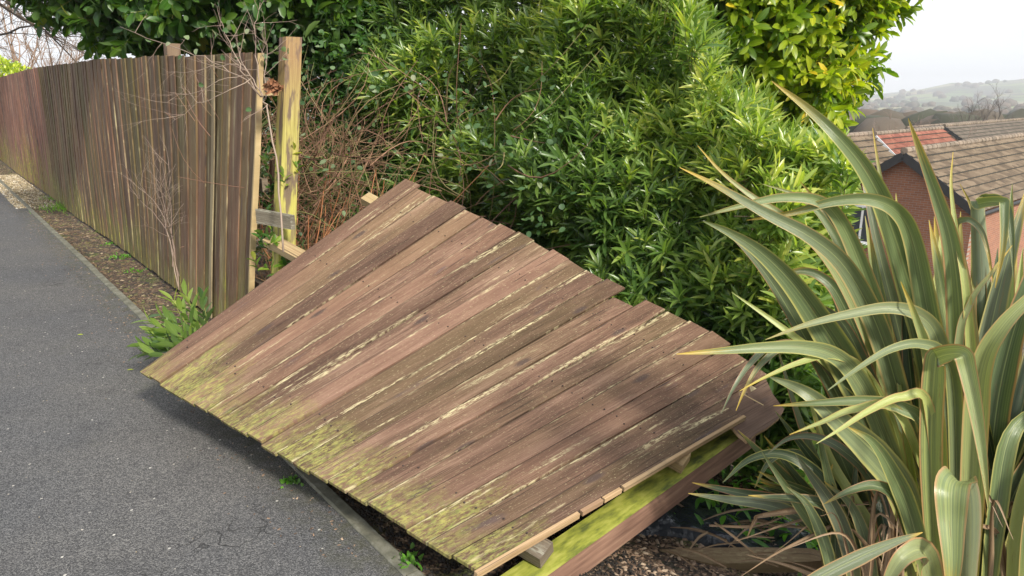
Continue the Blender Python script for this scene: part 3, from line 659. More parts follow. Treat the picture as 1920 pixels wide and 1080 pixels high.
# --- bramble thicket between post and hedge
br_ = empty('bramble_thicket', uv(3.9, 2.2, -.3), 'tangle of brown and orange bramble stems behind the yellow end post', 'bramble')
S = 800; b0 = np.stack([RNG.uniform(4.75, 5.9, S), RNG.uniform(1.8, 2.7, S), RNG.uniform(-.2, 1.25, S)], 1); b0[::16, 0] = RNG.uniform(3.6, 4.7, len(b0[::16])); b0[::16, 1] = RNG.uniform(2.85, 3.1, len(b0[::16])); b0[::16, 2] += .35
b1 = b0+np.stack([RNG.normal(.0, .45, S), RNG.normal(.05, .30, S), RNG.uniform(-.15, .75, S)], 1); b1[:, 2] = np.minimum(b1[:, 2], 1.85+RNG.normal(0, .1, S))
stems_obj('stems', M['tw_bramble'], br_, uvs(b0), uvs(b1), .002+.005*RNG.random(S)**2, .0014, n=4, bend=.20, seg=7)
S = 130; b0 = np.stack([RNG.uniform(4.6, 5.4, S), RNG.uniform(1.9, 2.6, S), RNG.uniform(-.3, .3, S)], 1)
b1 = b0+np.stack([RNG.normal(-.35, .25, S), RNG.normal(.15, .25, S), RNG.uniform(.2, .9, S)], 1)
stems_obj('orange_stems', M['tw_orange'], br_, uvs(b0), uvs(b1), .006, .003, n=5, bend=.08, seg=6)
k = 1100; hl = np.stack([RNG.uniform(3.1, 5.8, k), RNG.uniform(2.2, 3.0, k), RNG.uniform(.5, 2.0, k)], 1); hl[:, 1] = np.where(hl[:, 0] < 4.3, RNG.uniform(2.75, 3., k), hl[:, 1]); hl[::3, 0] = RNG.uniform(4.7, 5.6, len(hl[::3])); hl[::3, 1] = RNG.uniform(1.75, 2.4, len(hl[::3]))
keep = nz3(hl, 2.2) > .02; hl = hl[keep]; k = len(hl)
leaves_obj('leaves', M['lf_round'], br_, uvs(hl), RNG.normal(0, 1, (k, 3))+g([0, -.4, 0]), RNG.normal(0, .5, (k, 3))+Z-V*.8, RNG.uniform(.03, .055, k), RNG.uniform(.025, .04, k), shape='round', curl=.1, fold=.08, rnd=np.clip(RNG.random(k)**1.4*.93+(RNG.random(k) > .97)*.5, 0, .97))
k = 1500; hl = np.stack([RNG.uniform(5.8, 9.5, k), RNG.uniform(3.0, 3.7, k), RNG.uniform(-.2, 2.3, k)], 1)
la, rr = shoots(uvs(hl), -V+RNG.normal(0, .6, (k, 3))+Z*.4, 7, .085, .03, np.full(k, .1), .1, np.clip(RNG.normal(.3, .15, k), 0, 1))
leaves_obj('undergrowth', M['lf_dark'], br_, *la, shape='broad', rnd=rr)
# --- long bramble canes hooked over the broken end of the fence
def branch(m, p, d, Ln, r, depth, rs, spread=.55, sub=3, wob=.12, up=.0):
    pts = [Vector(p)]; d = Vector(d).normalized(); n = 5
    for i in range(n):
        d = (d+Vector((rs.gauss(0, wob), rs.gauss(0, wob), rs.gauss(0, wob)+up))).normalized(); pts.append(pts[-1]+d*Ln/n)
    m.tube(pts, [r*(1-.65*i/n) for i in range(n+1)], 4, rs.random())
    if depth > 0:
        for j in range(sub):
            i = rs.randint(1, n); b = Vector((rs.gauss(0, 1), rs.gauss(0, 1), rs.gauss(0, 1))).normalized()
            branch(m, pts[i], d+b*spread, Ln*rs.uniform(.4, .65), r*.55, depth-1, rs, spread, sub, wob, up)
rs = random.Random(5); cane = empty('bramble_canes', at(492, 180, 4.15), 'thin bare bramble canes hooked over the broken fence end', 'bramble')
m = MB(); kn = at(492, 182, 4.08)
for path, r in (([(530, 470, 4.0), (522, 330, 4.02), (500, 200, 4.05), (492, 182, 4.05), (470, 145, 4.1), (440, 105, 4.2)], .006),
                ([(492, 182, 4.05), (462, 150, 4.05), (400, 115, 4.1), (330, 90, 4.3), (225, 50, 4.6)], .0045),
                ([(492, 182, 4.05), (480, 120, 4.1), (478, 60, 4.2), (488, 5, 4.3)], .004), ([(490, 180, 4.05), (455, 130, 4.0), (430, 80, 4.0), (415, 40, 4.1)], .004),
                ([(470, 150, 4.0), (420, 175, 3.98), (370, 195, 4.05), (320, 232, 4.15)], .003), ([(470, 140, 4.0), (410, 150, 4.0), (350, 180, 4.1), (305, 192, 4.2)], .0025),
                ([(450, 118, 4.0), (380, 130, 4.05), (312, 135, 4.2)], .0022), ([(497, 190, 4.05), (500, 120, 4.1), (493, 50, 4.2)], .0035)):
    pts = [at(*q) for q in path]; fine = []
    for a, b in zip(pts, pts[1:]):
        for i in range(4): fine.append(a+(b-a)*i/4+RNG.normal(0, .006, 3))
    fine.append(pts[-1]); n_ = len(fine)
    m.tube(fine, [r*(1-.7*i/n_) for i in range(n_)], 5, rs.random()*.5+.25)
    for j in range(7):
        i = rs.randint(n_//3, n_-2); dirv = Vector(fine[i+1])-Vector(fine[i]); rv = Vector((rs.gauss(0, 1), rs.gauss(0, .6), rs.gauss(.3, 1))).normalized()
        branch(m, fine[i], dirv.normalized()*.8+rv*.8, rs.uniform(.06, .3), r*.45, 1, rs, .8, 2)
m.build('canes', M['tw_pale'], cane, True)
k = 46; ps = np.array([at(rs.gauss(430, 60), rs.gauss(75, 35), rs.uniform(4.0, 4.3)) for _ in range(k)])
leaves_obj('leaves', M['lf_round'], cane, ps, RNG.normal(0, 1, (k, 3)), RNG.normal(0, .6, (k, 3))-V, np.full(k, .035), np.full(k, .03), shape='round', curl=.1, rnd=np.clip(RNG.random(k)*.6+.35, 0, 1))
# dead leaf ball beside the post
k = 70; cp = at(513, 165, 4.02); dl = empty('dead_leaf_clump', cp, 'crumpled rusty brown dead leaf clump lodged beside the end post', 'dead leaves')
t = NT('rusty leaf'); t.set(Base__Color=t.ramp(t.sep(t.attr())[2], [(0, (.10, .045, .02)), (1, (.34, .15, .07))]), Roughness=.8)
leaves_obj('clump', t.m, dl, cp+RNG.normal(0, .016, (k, 3)), RNG.normal(0, 1, (k, 3)), RNG.normal(0, 1, (k, 3)), np.full(k, .03), np.full(k, .018), shape='round', curl=.8, fold=.5)
# --- dry weed in front of the fence
rs = random.Random(21); dw = empty('dry_weed', onz(338, 545, 0), 'leafless dry branching weed stalk in front of the fence boards', 'weed')
m = MB()
for path in ([(338, 545), (325, 470), (312, 400), (300, 345)], [(335, 540), (318, 450), (300, 390), (262, 350)], [(336, 520), (322, 440), (318, 380), (316, 310)], [(330, 500), (312, 430), (285, 395), (262, 375)]):
    pts = [at(x, y, 5.36+.0015*(545-y)) for x, y in path]; fine = []
    for a, b in zip(pts, pts[1:]):
        for i in range(3): fine.append(a+(b-a)*i/3+RNG.normal(0, .006, 3))
    fine.append(pts[-1]); n_ = len(fine); m.tube(fine, [.005*(1-.75*i/n_) for i in range(n_)], 4, rs.random())
    for j in range(9):
        i = rs.randint(n_//3, n_-1); branch(m, fine[i], Vector((rs.gauss(0, .6), rs.gauss(-.1, .25), 1)), rs.uniform(.12, .3), .0022, 1, rs, .6, 3)
m.build('stalks', M['tw_pale'], dw, True)
# --- laurel sprig poking out beside the panel
sg = empty('laurel_sprig', onz(400, 640, 0), 'low leafy laurel sprig poking out over the kerb between fence and fallen panel', 'shrub')
b, e = [], []
for (x0, y0, x1, y1, f0, f1) in ((392, 650, 345, 545, 4.25, 4.35), (385, 640, 300, 590, 4.2, 4.2), (380, 655, 275, 600, 4.1, 4.0), (372, 665, 262, 645, 4.05, 3.95), (365, 672, 268, 662, 4.0, 3.9), (392, 645, 378, 560, 4.3, 4.35), (385, 655, 330, 615, 4.15, 4.1), (376, 662, 300, 640, 4.0, 3.95), (390, 650, 322, 560, 4.3, 4.25), (384, 655, 290, 625, 4.15, 4.05)):
    b.append(at(x0, y0, f0)); e.append(at(x1, y1, f1))
b = g(b); e = g(e); ln = np.linalg.norm(e-b, axis=1)
la, rr = shoots(b, e-b, 17, .125, .036, ln, .0, np.array([.85, .25, .6, .4, .2, .15, .65, .3, .7, .5]), ang=.85)
leaves_obj('leaves', M['lf_narrow'], sg, *la, shape='narrow', curl=.2, fold=.15, rnd=rr); stems_obj('stems', M['tw_green'], sg, b, e, .004, .002)
# leaves seen through the gap between fence end and post
gp = empty('ivy_sprig', at(520, 440, 4.35), 'small glossy leaves growing through the gap beside the end post', 'ivy'); k = 34
b = np.array([at(random.choice([515, 545, 500])+random.gauss(0, 12), random.uniform(300, 520), random.uniform(4.22, 4.5)) for _ in range(k)])
la, rr = shoots(b, RNG.normal(0, .5, (k, 3))+Z, 5, .07, .03, np.full(k, .09)); leaves_obj('leaves', M['lf_dark'], gp, *la, shape='broad', rnd=rr)
# ------------------------------------------------------------------ flax (foreground right)
flax = empty('flax_plant', onz(1790, 1180, -.2), 'large spiky New Zealand flax clump with arching grey-green sword leaves at right', 'plant')
def catmull(P, n=5):
    P = np.array(P, dtype=float); Q = np.vstack([2*P[0]-P[1], P, 2*P[-1]-P[-2]]); o_ = []
    for i in range(1, len(Q)-2):
        for k in range(n):
            t_ = k/n; a, b, c, d = Q[i-1], Q[i], Q[i+1], Q[i+2]
            o_.append(.5*((2*b)+(c-a)*t_+(2*a-5*b+4*c-d)*t_*t_+(3*b-a-3*c+d)*t_**3))
    o_.append(P[-1]); return np.array(o_)
def blade(m, pts, wpx, tw=0., tipl=.42, rnd=None, blunt=False, fold=.42, world=False, width=None, fwt=0.):
    """pts run from TIP to BASE as (x, y, fw) seen points with their own distance"""
    rnd = random.random() if rnd is None else rnd
    P = catmull(pts if world else [at(*q) for q in pts], 6)
    seg = np.linalg.norm(np.diff(P, axis=0), axis=1); s = np.concatenate([[0], np.cumsum(seg)]); s /= s[-1]
    T = np.gradient(P, axis=0); T = T/np.linalg.norm(T, axis=1, keepdims=True); n = len(P)
    W = width if width else wpx*.92*(pts[len(pts)//2][2])/F; vs = []; at_ = []; fs = []; prev = None
    for i in range(n):
        vd = O-P[i]; vd /= np.linalg.norm(vd); w0 = np.cross(T[i], vd); ln = np.linalg.norm(w0)
        w0 = w0/ln if ln > .15 else (prev if prev is not None else w0/max(ln, 1e-6))
        if prev is not None:
            if np.dot(w0, prev) < 0: w0 = -w0
            w0 = w0*.5+prev*.5; w0 /= np.linalg.norm(w0)
        prev = w0; nn = np.cross(w0, T[i]); nn /= np.linalg.norm(nn)
        th = tw*(1-.6*s[i])+fwt*math.sin(s[i]*math.pi*1.2+rnd*6)
        ww = w0*math.cos(th)+nn*math.sin(th); n2 = np.cross(ww, T[i])
        prof_ = 1.0 if blunt else min(1, (s[i]/tipl))**.72 if s[i] < tipl else 1.0
        prof_ *= 1-.28*smooth(s[i], .6, 1)
        hw = max(W*.5*prof_, .0008); fd = fold*(1+.8*s[i])
        for c_, ht in ((-1, 1), (-.52, .42), (0, 0), (.52, .42), (1, 1)):
            vs.append(P[i]+ww*hw*c_+n2*hw*fd*ht); at_.append((1-s[i] if not blunt else (1-s[i])*.85, c_, rnd))
    for i in range(n-1):
        for j in range(4): a = i*5+j; fs.append((a, a+1, a+6, a+5))
    m.add(vs, fs, at_)
BL = [  # (points tip -> base, width px, twist, rnd, extras)
 ([(1447, 152, 2.05), (1510, 200, 2.03), (1570, 256, 2.02), (1622, 320, 2.05), (1662, 400, 2.1), (1702, 520, 2.15), (1740, 660, 2.2), (1770, 850, 2.3), (1790, 1130, 2.4)], 58, .1, .55),
 ([(1703, 222, 1.95), (1728, 290, 1.96), (1758, 370, 1.98), (1785, 460, 2.0), (1800, 590, 2.05), (1808, 780, 2.15), (1800, 1130, 2.3)], 52, -.2, .62),
 ([(1706, 228, 2.0), (1745, 330, 2.0), (1790, 470, 2.05), (1812, 640, 2.1), (1815, 860, 2.2), (1805, 1130, 2.3)], 40, .3, .7),
 ([(1787, 285, 2.0), (1783, 350, 2.0), (1793, 440, 2.0), (1812, 560, 2.0), (1822, 760, 2.1), (1812, 1130, 2.25)], 22, .3, .93),
 ([(1274, 314, 1.85), (1345, 350, 1.87), (1430, 398, 1.9), (1520, 445, 1.93), (1585, 502, 1.98), (1640, 600, 2.05), (1680, 720, 2.12), (1712, 870, 2.2), (1745, 1120, 2.3)], 46, .5, .48, .5),
 ([(1308, 273, 2.15), (1350, 320, 2.12), (1405, 365, 2.1), (1480, 415, 2.1), (1560, 500, 2.13), (1630, 640, 2.2), (1700, 850, 2.3), (1740, 1120, 2.4)], 26, .3, .85),
 ([(1312, 407, 1.95), (1390, 386, 1.97), (1465, 371, 2.0), (1530, 376, 2.03), (1570, 408, 2.07), (1610, 490, 2.12), (1660, 640, 2.18), (1705, 830, 2.25), (1745, 1120, 2.35)], 40, .1, .6),
 ([(1400, 413, 2.1), (1480, 400, 2.06), (1560, 378, 2.02), (1630, 374, 2.0), (1680, 395, 2.02), (1710, 445, 2.06), (1735, 560, 2.12), (1768, 760, 2.2), (1790, 1120, 2.35)], 46, -.1, .58),
 ([(1318, 414, 1.85), (1368, 436, 1.86), (1425, 472, 1.88), (1480, 525, 1.92), (1530, 592, 1.98), (1590, 690, 2.05), (1650, 820, 2.15), (1715, 1050, 2.3)], 66, -.15, .45),
 ([(1342, 420, 1.95), (1390, 460, 1.95), (1440, 520, 1.97), (1490, 600, 2.02), (1570, 740, 2.1), (1660, 930, 2.25), (1720, 1100, 2.35)], 44, .4, .3),
 ([(1372, 548, 2.0), (1430, 588, 2.0), (1490, 632, 2.0), (1560, 690, 2.05), (1640, 770, 2.12), (1705, 880, 2.2), (1745, 1120, 2.35)], 28, .15, .88),
 ([(1268, 664, 1.8), (1350, 658, 1.82), (1430, 652, 1.85), (1505, 652, 1.9), (1565, 668, 1.95), (1610, 715, 2.0), (1650, 800, 2.08), (1695, 930, 2.18), (1735, 1120, 2.3)], 42, .05, .65),
 ([(1435, 637, 1.85), (1510, 610, 1.87), (1590, 590, 1.9), (1665, 578, 1.93), (1720, 590, 1.96), (1755, 630, 2.0), (1772, 720, 2.06), (1782, 900, 2.15), (1785, 1120, 2.3)], 36, .15, .68),
 ([(1552, 732, 1.8), (1610, 690, 1.82), (1670, 655, 1.85), (1725, 645, 1.9), (1768, 668, 1.95), (1790, 760, 2.05), (1795, 1100, 2.25)], 30, .1, .66),
 ([(1380, 770, 1.95), (1400, 725, 1.95), (1430, 680, 1.98), (1480, 650, 2.02), (1560, 680, 2.08), (1650, 800, 2.2), (1720, 1100, 2.35)], 30, .2, .5),
 ([(1352, 776, 1.9), (1378, 725, 1.9), (1410, 680, 1.93), (1450, 650, 1.97), (1520, 660, 2.03), (1600, 760, 2.12), (1690, 1000, 2.3)], 30, .5, .52),
 ([(1387, 733, 1.85), (1440, 705, 1.87), (1500, 680, 1.9), (1560, 668, 1.95), (1620, 700, 2.02), (1680, 830, 2.12), (1730, 1100, 2.3)], 24, .3, .92),
 ([(1689, 528, 1.9), (1715, 590, 1.92), (1740, 670, 1.95), (1755, 790, 2.0), (1762, 930, 2.08), (1765, 1120, 2.2)], 34, .0, .8),
 ([(1853, 955, 1.75), (1846, 880, 1.76), (1832, 780, 1.78), (1814, 690, 1.8), (1803, 664, 1.81), (1762, 668, 1.88), (1752, 690, 1.90), (1745, 850, 2.0), (1755, 1120, 2.15)], 46, .1, .75),
 ([(1930, 340, 2.1), (1902, 440, 2.1), (1870, 560, 2.12), (1845, 690, 2.15), (1830, 850, 2.2), (1820, 1120, 2.3)], 50, .2, .35),
 ([(1985, 380, 2.05), (1935, 520, 2.05), (1890, 660, 2.1), (1862, 820, 2.15), (1840, 1120, 2.25)], 52, -.1, .4),
 ([(2010, 470, 1.8), (1940, 548, 1.82), (1880, 610, 1.85), (1842, 680, 1.9), (1828, 800, 1.97), (1815, 1120, 2.15)], 48, .1, .82),
 ([(1898, 460, 1.95), (1858, 512, 1.96), (1818, 570, 2.0), (1795, 680, 2.05), (1790, 1120, 2.25)], 24, .3, .86),
 ([(1866, 540, 1.95), (1880, 470, 1.94), (1884, 392, 1.95), (1878, 378, 1.97), (1836, 382, 2.05), (1834, 400, 2.07), (1842, 620, 2.15), (1835, 1120, 2.3)], 38, .1, .57),
 ([(1900, 520, 2.0), (1897, 440, 2.0), (1888, 388, 2.03), (1860, 372, 2.08), (1835, 400, 2.13), (1835, 600, 2.2), (1830, 1100, 2.3)], 34, .1, .45),
 ([(1862, 530, 1.98), (1852, 470, 1.98), (1838, 430, 2.0), (1812, 412, 2.03), (1790, 440, 2.08), (1795, 600, 2.15), (1800, 1100, 2.3)], 28, .0, .5),
 ([(1800, 345, 2.1), (1820, 385, 2.1), (1836, 440, 2.1), (1840, 600, 2.15), (1825, 1100, 2.3)], 26, .0, .4),
 ([(1610, 300, 2.25), (1628, 380, 2.22), (1650, 480, 2.22), (1690, 640, 2.25), (1730, 820, 2.3), (1765, 1120, 2.4)], 36, .3, .32),
 ([(1636, 240, 2.2), (1650, 330, 2.2), (1672, 440, 2.2), (1705, 600, 2.25), (1745, 820, 2.3), (1775, 1120, 2.4)], 22, .2, .64),
 ([(1430, 345, 2.3), (1500, 370, 2.28), (1550, 420, 2.25), (1600, 520, 2.25), (1660, 700, 2.3), (1740, 1120, 2.4)], 30, .3, .6),
 ([(1500, 340, 2.35), (1550, 400, 2.33), (1590, 480, 2.32), (1640, 620, 2.33), (1740, 1120, 2.4)], 34, -.3, .4),
 ([(1440, 545, 2.3), (1490, 510, 2.28), (1540, 520, 2.26), (1580, 570, 2.26), (1640, 720, 2.3), (1740, 1100, 2.4)], 44, .1, .42),
 ([(1470, 600, 2.1), (1510, 580, 2.1), (1555, 585, 2.1), (1600, 640, 2.13), (1660, 800, 2.2), (1740, 1100, 2.35)], 34, .1, .3),
 # lower left sprawling blades
 ([(1450, 761, 2.05), (1530, 756, 2.0), (1620, 752, 1.97), (1690, 765, 1.97), (1735, 810, 2.0), (1760, 1000, 2.1)], 28, .1, .58),
 ([(1531, 832, 1.8), (1575, 805, 1.82), (1630, 770, 1.85), (1690, 745, 1.9), (1740, 765, 1.95), (1765, 1000, 2.1)], 22, .1, .95),
 ([(1480, 815, 1.95), (1540, 792, 1.93), (1600, 768, 1.93), (1680, 770, 1.97), (1740, 900, 2.1)], 20, .1, .93),
 ([(1440, 705, 2.05), (1510, 735, 2.02), (1570, 785, 2.02), (1640, 850, 2.05), (1690, 920, 2.1), (1735, 1060, 2.2)], 62, -.1, .66),
 ([(1590, 800, 1.9), (1635, 828, 1.92), (1670, 880, 1.95), (1705, 960, 2.0), (1740, 1090, 2.1)], 38, .0, .55),
 ([(1545, 945, 1.95), (1595, 920, 1.95), (1645, 912, 1.97), (1685, 945, 2.0), (1720, 1050, 2.1)], 28, .2, .4),
 ([(1440, 850, 2.3), (1480, 822, 2.28), (1530, 820, 2.25), (1585, 848, 2.2), (1640, 910, 2.2), (1710, 1080, 2.3)], 26, .2, .3),
 ([(1355, 905, 2.35), (1405, 862, 2.33), (1465, 852, 2.3), (1525, 885, 2.28), (1580, 960, 2.25), (1660, 1110, 2.3)], 28, .2, .22),
 ([(1298, 905, 2.55), (1375, 922, 2.5), (1450, 938, 2.45), (1530, 968, 2.4), (1610, 1030, 2.35), (1680, 1120, 2.3)], 30, .15, .2),
 ([(1290, 925, 2.5), (1370, 938, 2.46), (1450, 950, 2.42), (1520, 985, 2.38), (1600, 1070, 2.35)], 26, .3, .33),
 ([(1415, 915, 2.4), (1440, 870, 2.38), (1475, 850, 2.36), (1520, 870, 2.33), (1600, 990, 2.3), (1660, 1110, 2.3)], 24, .4, .24),
 ([(1730, 998, 1.62), (1672, 1018, 1.6), (1600, 1050, 1.58), (1520, 1092, 1.56), (1440, 1150, 1.54)], 30, .15, .5),
 ([(1650, 1130, 1.62), (1672, 1075, 1.6), (1700, 1040, 1.6), (1735, 1040, 1.65), (1760, 1150, 1.75)], 46, .0, .85),
 ([(1540, 640, 2.2), (1580, 700, 2.2), (1620, 790, 2.22), (1670, 930, 2.28), (1720, 1100, 2.35)], 30, .4, .36),
]
m = MB()
for b_ in BL:
    if len(b_) > 4: blade(m, b_[0], b_[1], b_[2], rnd=b_[3], fwt=b_[4])
    else: blade(m, b_[0], b_[1], b_[2], rnd=b_[3])
# blades folded over and cut short: broad straight-topped hanging ends
blade(m, [(1782, 1150, 1.58), (1786, 1060, 1.58), (1784, 975, 1.6), (1786, 912, 1.62), (1800, 906, 1.72), (1812, 960, 1.85), (1810, 1130, 2.1)], 62, 0, rnd=.72, tipl=.25)
# filler blades fanning out of the clump
rs = random.Random(31)
for i in range(170):
    bx, by = rs.uniform(1690, 1930), 1130+rs.uniform(-10, 60); f0 = rs.uniform(2.15, 2.75)
    k = (bx-1690)/240; top = rs.uniform(470, 820); lean = (k-.45)*260+rs.gauss(0, 70)
    x1 = bx+lean*.36; x2 = bx+lean*.74+rs.gauss(0, 6); f1 = f0+rs.uniform(-.08, .1)
    tx = bx+lean*1.1
    if tx < 1560: top = max(top, 640)
    blade(m, [(tx, top, f1), (x2, top+(by-top)*.35, f1), (x1, top+(by-top)*.68, f0), (bx, by, f0)], rs.uniform(16, 40), rs.uniform(-1.1, 1.1), rnd=rs.random()**1.5, fold=.6)
for i in range(40):      # blades that go off to the right and behind
    bx, by = rs.uniform(1800, 1990), 1150; f0 = rs.uniform(2.0, 2.7)
    blade(m, [(bx+rs.uniform(60, 260), rs.uniform(420, 800), f0+.1), (bx+rs.uniform(40, 120), 800, f0), (bx+20, 960, f0), (bx, by, f0)], rs.uniform(30, 46), rs.uniform(-.6, .6), rnd=rs.random())
for i in range(30):      # short lower left blades
    bx, by = rs.uniform(1560, 1720), 1130; f0 = rs.uniform(2.2, 2.5)
    blade(m, [(bx-rs.uniform(30, 200), rs.uniform(760, 980), f0), (bx-rs.uniform(20, 70), 950, f0), (bx-10, 1040, f0), (bx, by, f0)], rs.uniform(20, 34), rs.uniform(-.6, .6), rnd=rs.random()*.6)
for i in range(22):      # more broad stiff blades standing in the middle of the clump
    bx = rs.uniform(1700, 1900); tx = bx+rs.uniform(-150, 60); f0 = rs.uniform(2.2, 2.6); ty = rs.uniform(345, 560) if tx > 1600 else 600
    blade(m, [(tx, ty, f0), (tx*.6+bx*.4, ty+(1130-ty)*.4, f0), (tx*.2+bx*.8, ty+(1130-ty)*.75, f0), (bx, 1140, f0)], rs.uniform(34, 52), rs.uniform(-.8, .8), rnd=rs.random(), fold=.5)
m.build('leaves', M['flax'], flax, True)
m = MB()
for i in range(46):
    bx = rs.uniform(1600, 1900); f0 = rs.uniform(1.95, 2.4); k = rs.uniform(-1, 1)
    blade(m, [(bx+k*rs.uniform(60, 220), rs.uniform(960, 1090), f0), (bx+k*rs.uniform(30, 80), rs.uniform(900, 1000), f0+.05), (bx+k*10, 1060, f0+.1), (bx, 1130, f0+.1)], rs.uniform(6, 18), rs.uniform(-1., 1.), tipl=.7, fold=.6, rnd=rs.random())
for pts, wpx in (([(1640, 945, 2.2), (1540, 950, 2.25), (1430, 965, 2.3)], 8), ([(1390, 1080, 2.25), (1460, 1035, 2.25), (1560, 985, 2.25), (1680, 930, 2.25)], 8), ([(1380, 1015, 2.4), (1470, 985, 2.38), (1560, 960, 2.35), (1650, 935, 2.3)], 7),
                 ([(1400, 1010, 2.4), (1415, 975, 2.38), (1432, 965, 2.36), (1560, 945, 2.3)], 14), ([(1500, 955, 2.45), (1420, 985, 2.5), (1330, 985, 2.55)], 6), ([(1440, 1060, 2.5), (1380, 1010, 2.5), (1340, 980, 2.55)], 5),
                 ([(1435, 1085, 2.3), (1500, 1090, 2.3), (1590, 1120, 2.2)], 10), ([(1400, 1040, 2.45), (1500, 1070, 2.35), (1620, 1130, 2.2)], 10), ([(1470, 1050, 2.45), (1540, 1075, 2.35), (1650, 1150, 2.2)], 8)):
    blade(m, pts, wpx, rs.uniform(-.5, .5), tipl=.6, fold=.6, rnd=rs.random())
for i in range(34):
    x = rs.uniform(1230, 1640); y = rs.uniform(955, 1090); a = rs.gauss(0, .5); Ln = rs.uniform(.1, .42)
    p = onz(x, y, -.30); p[2] = ter(p[0], p[1])+.02+rs.random()*.03; d = g([math.cos(a), math.sin(a), rs.uniform(-.05, .1)])
    blade(m, [p, p+d*Ln*.5+g([0, 0, .02]), p+d*Ln], 1, rs.uniform(-.5, .5), tipl=.6, fold=.5, world=True, width=rs.uniform(.004, .014))
m.build('dead_leaves', M['deadblade'], flax, True)
# ------------------------------------------------------------------ things on the bed
def scatter(name, mat, n, fpos, size, label=None, flat=.5, kind='stuff'):
    P = []; Q = []; At = []
    for i in range(n):
        x, y = fpos(); z = ter(x, y) if x*V[0]+y*V[1] > KV0 else 0.; s = size()*1.; l = s*random.uniform(1, 1.5); w_ = s*random.uniform(.4, .9); h = s*flat*random.uniform(.3, 1)
        a = random.random()*math.pi; ca, sa = math.cos(a), math.sin(a); tl = random.uniform(-.4, .4)
        b = len(P); r = random.random()
        for cx, cy, cz in ((-1, -.6, 0), (1, -.5, 0), (.8, .7, 0), (-.7, .8, 0), (-.6, -.4, 1), (.6, -.3, .9), (.5, .4, 1), (-.5, .5, .8)):
            X, Y = cx*l*.5, cy*w_*.5; P.append((x+X*ca-Y*sa, y+X*sa+Y*ca, z-.3*h+cz*h*1.3+X*tl)); At.append((0, 0, r))
        for f_ in ((4, 5, 6, 7), (0, 1, 5, 4), (1, 2, 6, 5), (2, 3, 7, 6), (3, 0, 4, 7)): Q.append([b+k for k in f_])
    o = link(name, np_mesh(name, P, Q, At), mat); o['kind'] = kind
    if label: o['label'] = label
    return o
def inuv(u0, u1, v0, v1): return lambda: tuple(uv(random.uniform(u0, u1), random.uniform(v0, v1))[:2])
scatter('gravel', M['stone'], 5200, inuv(12.0, 17.5, .90, 1.43), lambda: random.uniform(.012, .03))
scatter('leaf_litter', M['litter'], 7500, inuv(4.2, 22, 1.07, 1.44), lambda: random.choice([.008, .012, .02, .035])*random.uniform(.8, 1.3), flat=.2)
scatter('soil_crumbs', NT('dark crumbs').set(Base__Color=(.02, .017, .014), Roughness=.9).m, 6000, inuv(1.0, 3.2, 1.08, 1.9), lambda: random.uniform(.005, .016), flat=.8)
def inxy(x0, x1, y0, y1): return lambda: (random.uniform(x0, x1), random.uniform(y0, y1))
scatter('bark_mulch', M['chips'], 14000, inxy(.35, 2.4, 1.9, 4.2), lambda: random.uniform(.008, .03), flat=.3)
scatter('edge_litter', M['chips'], 1500, lambda: tuple(uv(random.uniform(2, 16), 1.02-abs(random.gauss(0, .13)))[:2]), lambda: random.uniform(.004, .014), flat=.25)
scatter('path_grit', M['stone'], 420, inuv(-.5, 9, -2.2, 1.0), lambda: random.uniform(.0025, .006))
# grass tufts and weeds
def tuft(name, label, cat, cen, n, h, spread, mat, shape='grass', wd=.004, group=None):
    r = empty(name, cen, label, cat, group); cen = np.array(cen); b = cen+np.stack([RNG.normal(0, spread, n), RNG.normal(0, spread, n), np.zeros(n)], 1)
    d = RNG.normal(0, .45, (n, 3)); d[:, 2] = np.abs(d[:, 2])+.8
    leaves_obj('blades' if shape == 'grass' else 'leaves', mat, r, b, d, RNG.normal(0, 1, (n, 3))+V, RNG.uniform(.5, 1.1, n)*h, np.full(n, wd), shape=shape, curl=.35); return r
def gz(x, y): p = onz(x, y, 0); p[2] = ter(p[0], p[1]); return p
for (x, y, n, h, s_, lb) in ((118, 368, 300, .15, .12, 'bright grass tuft where the pale gravel ends'), (138, 388, 420, .15, .16, 'wider bright grass tuft against the foot of the fence'), (196, 428, 90, .06, .07, 'small mossy grass tuft nearer the camera by the fence foot')):
    tuft('grass_tuft', lb, 'grass tuft', gz(x, y), n, h, s_, M['lf_grass'], wd=.007, group='grass tufts along the fence')
for (x, y, n, h, s_, lb) in ((232, 477, 60, .035, .07, 'low green weeds on the verge halfway along the fence'), (765, 1052, 34, .035, .025, 'small bright weed in dark soil under the panel edge'), (545, 903, 40, .02, .02, 'tiny moss cushion against the kerb beside the panel'), (215, 452, 30, .03, .05, 'sparse weeds in the litter beside the kerb'), (255, 505, 26, .03, .05, 'few weeds in brown litter near the laurel sprig')):
    c_ = gz(x, y); tuft('weed', lb, 'weed', c_, n, h, s_, M['lf_weed'], shape='round', wd=.016, group='weeds on the verge')
k = 260; cc = at(1480, 830, 3.3); fs_ = empty('fern_patch', cc*g([1, 1, 0])+g([0, 0, ter(cc[0], cc[1])]), 'bright green low leaves in the shade beneath the flax', 'plant')
b = fs_.location; b = np.array(b)+np.stack([RNG.normal(0, .28, k), RNG.normal(0, .2, k), RNG.uniform(0, .22, k)], 1)
leaves_obj('leaves', M['lf_weed'], fs_, b, RNG.normal(0, 1, (k, 3))+Z*.4, RNG.normal(0, .4, (k, 3))+Z, RNG.uniform(.05, .10, k), RNG.uniform(.02, .035, k), shape='broad')
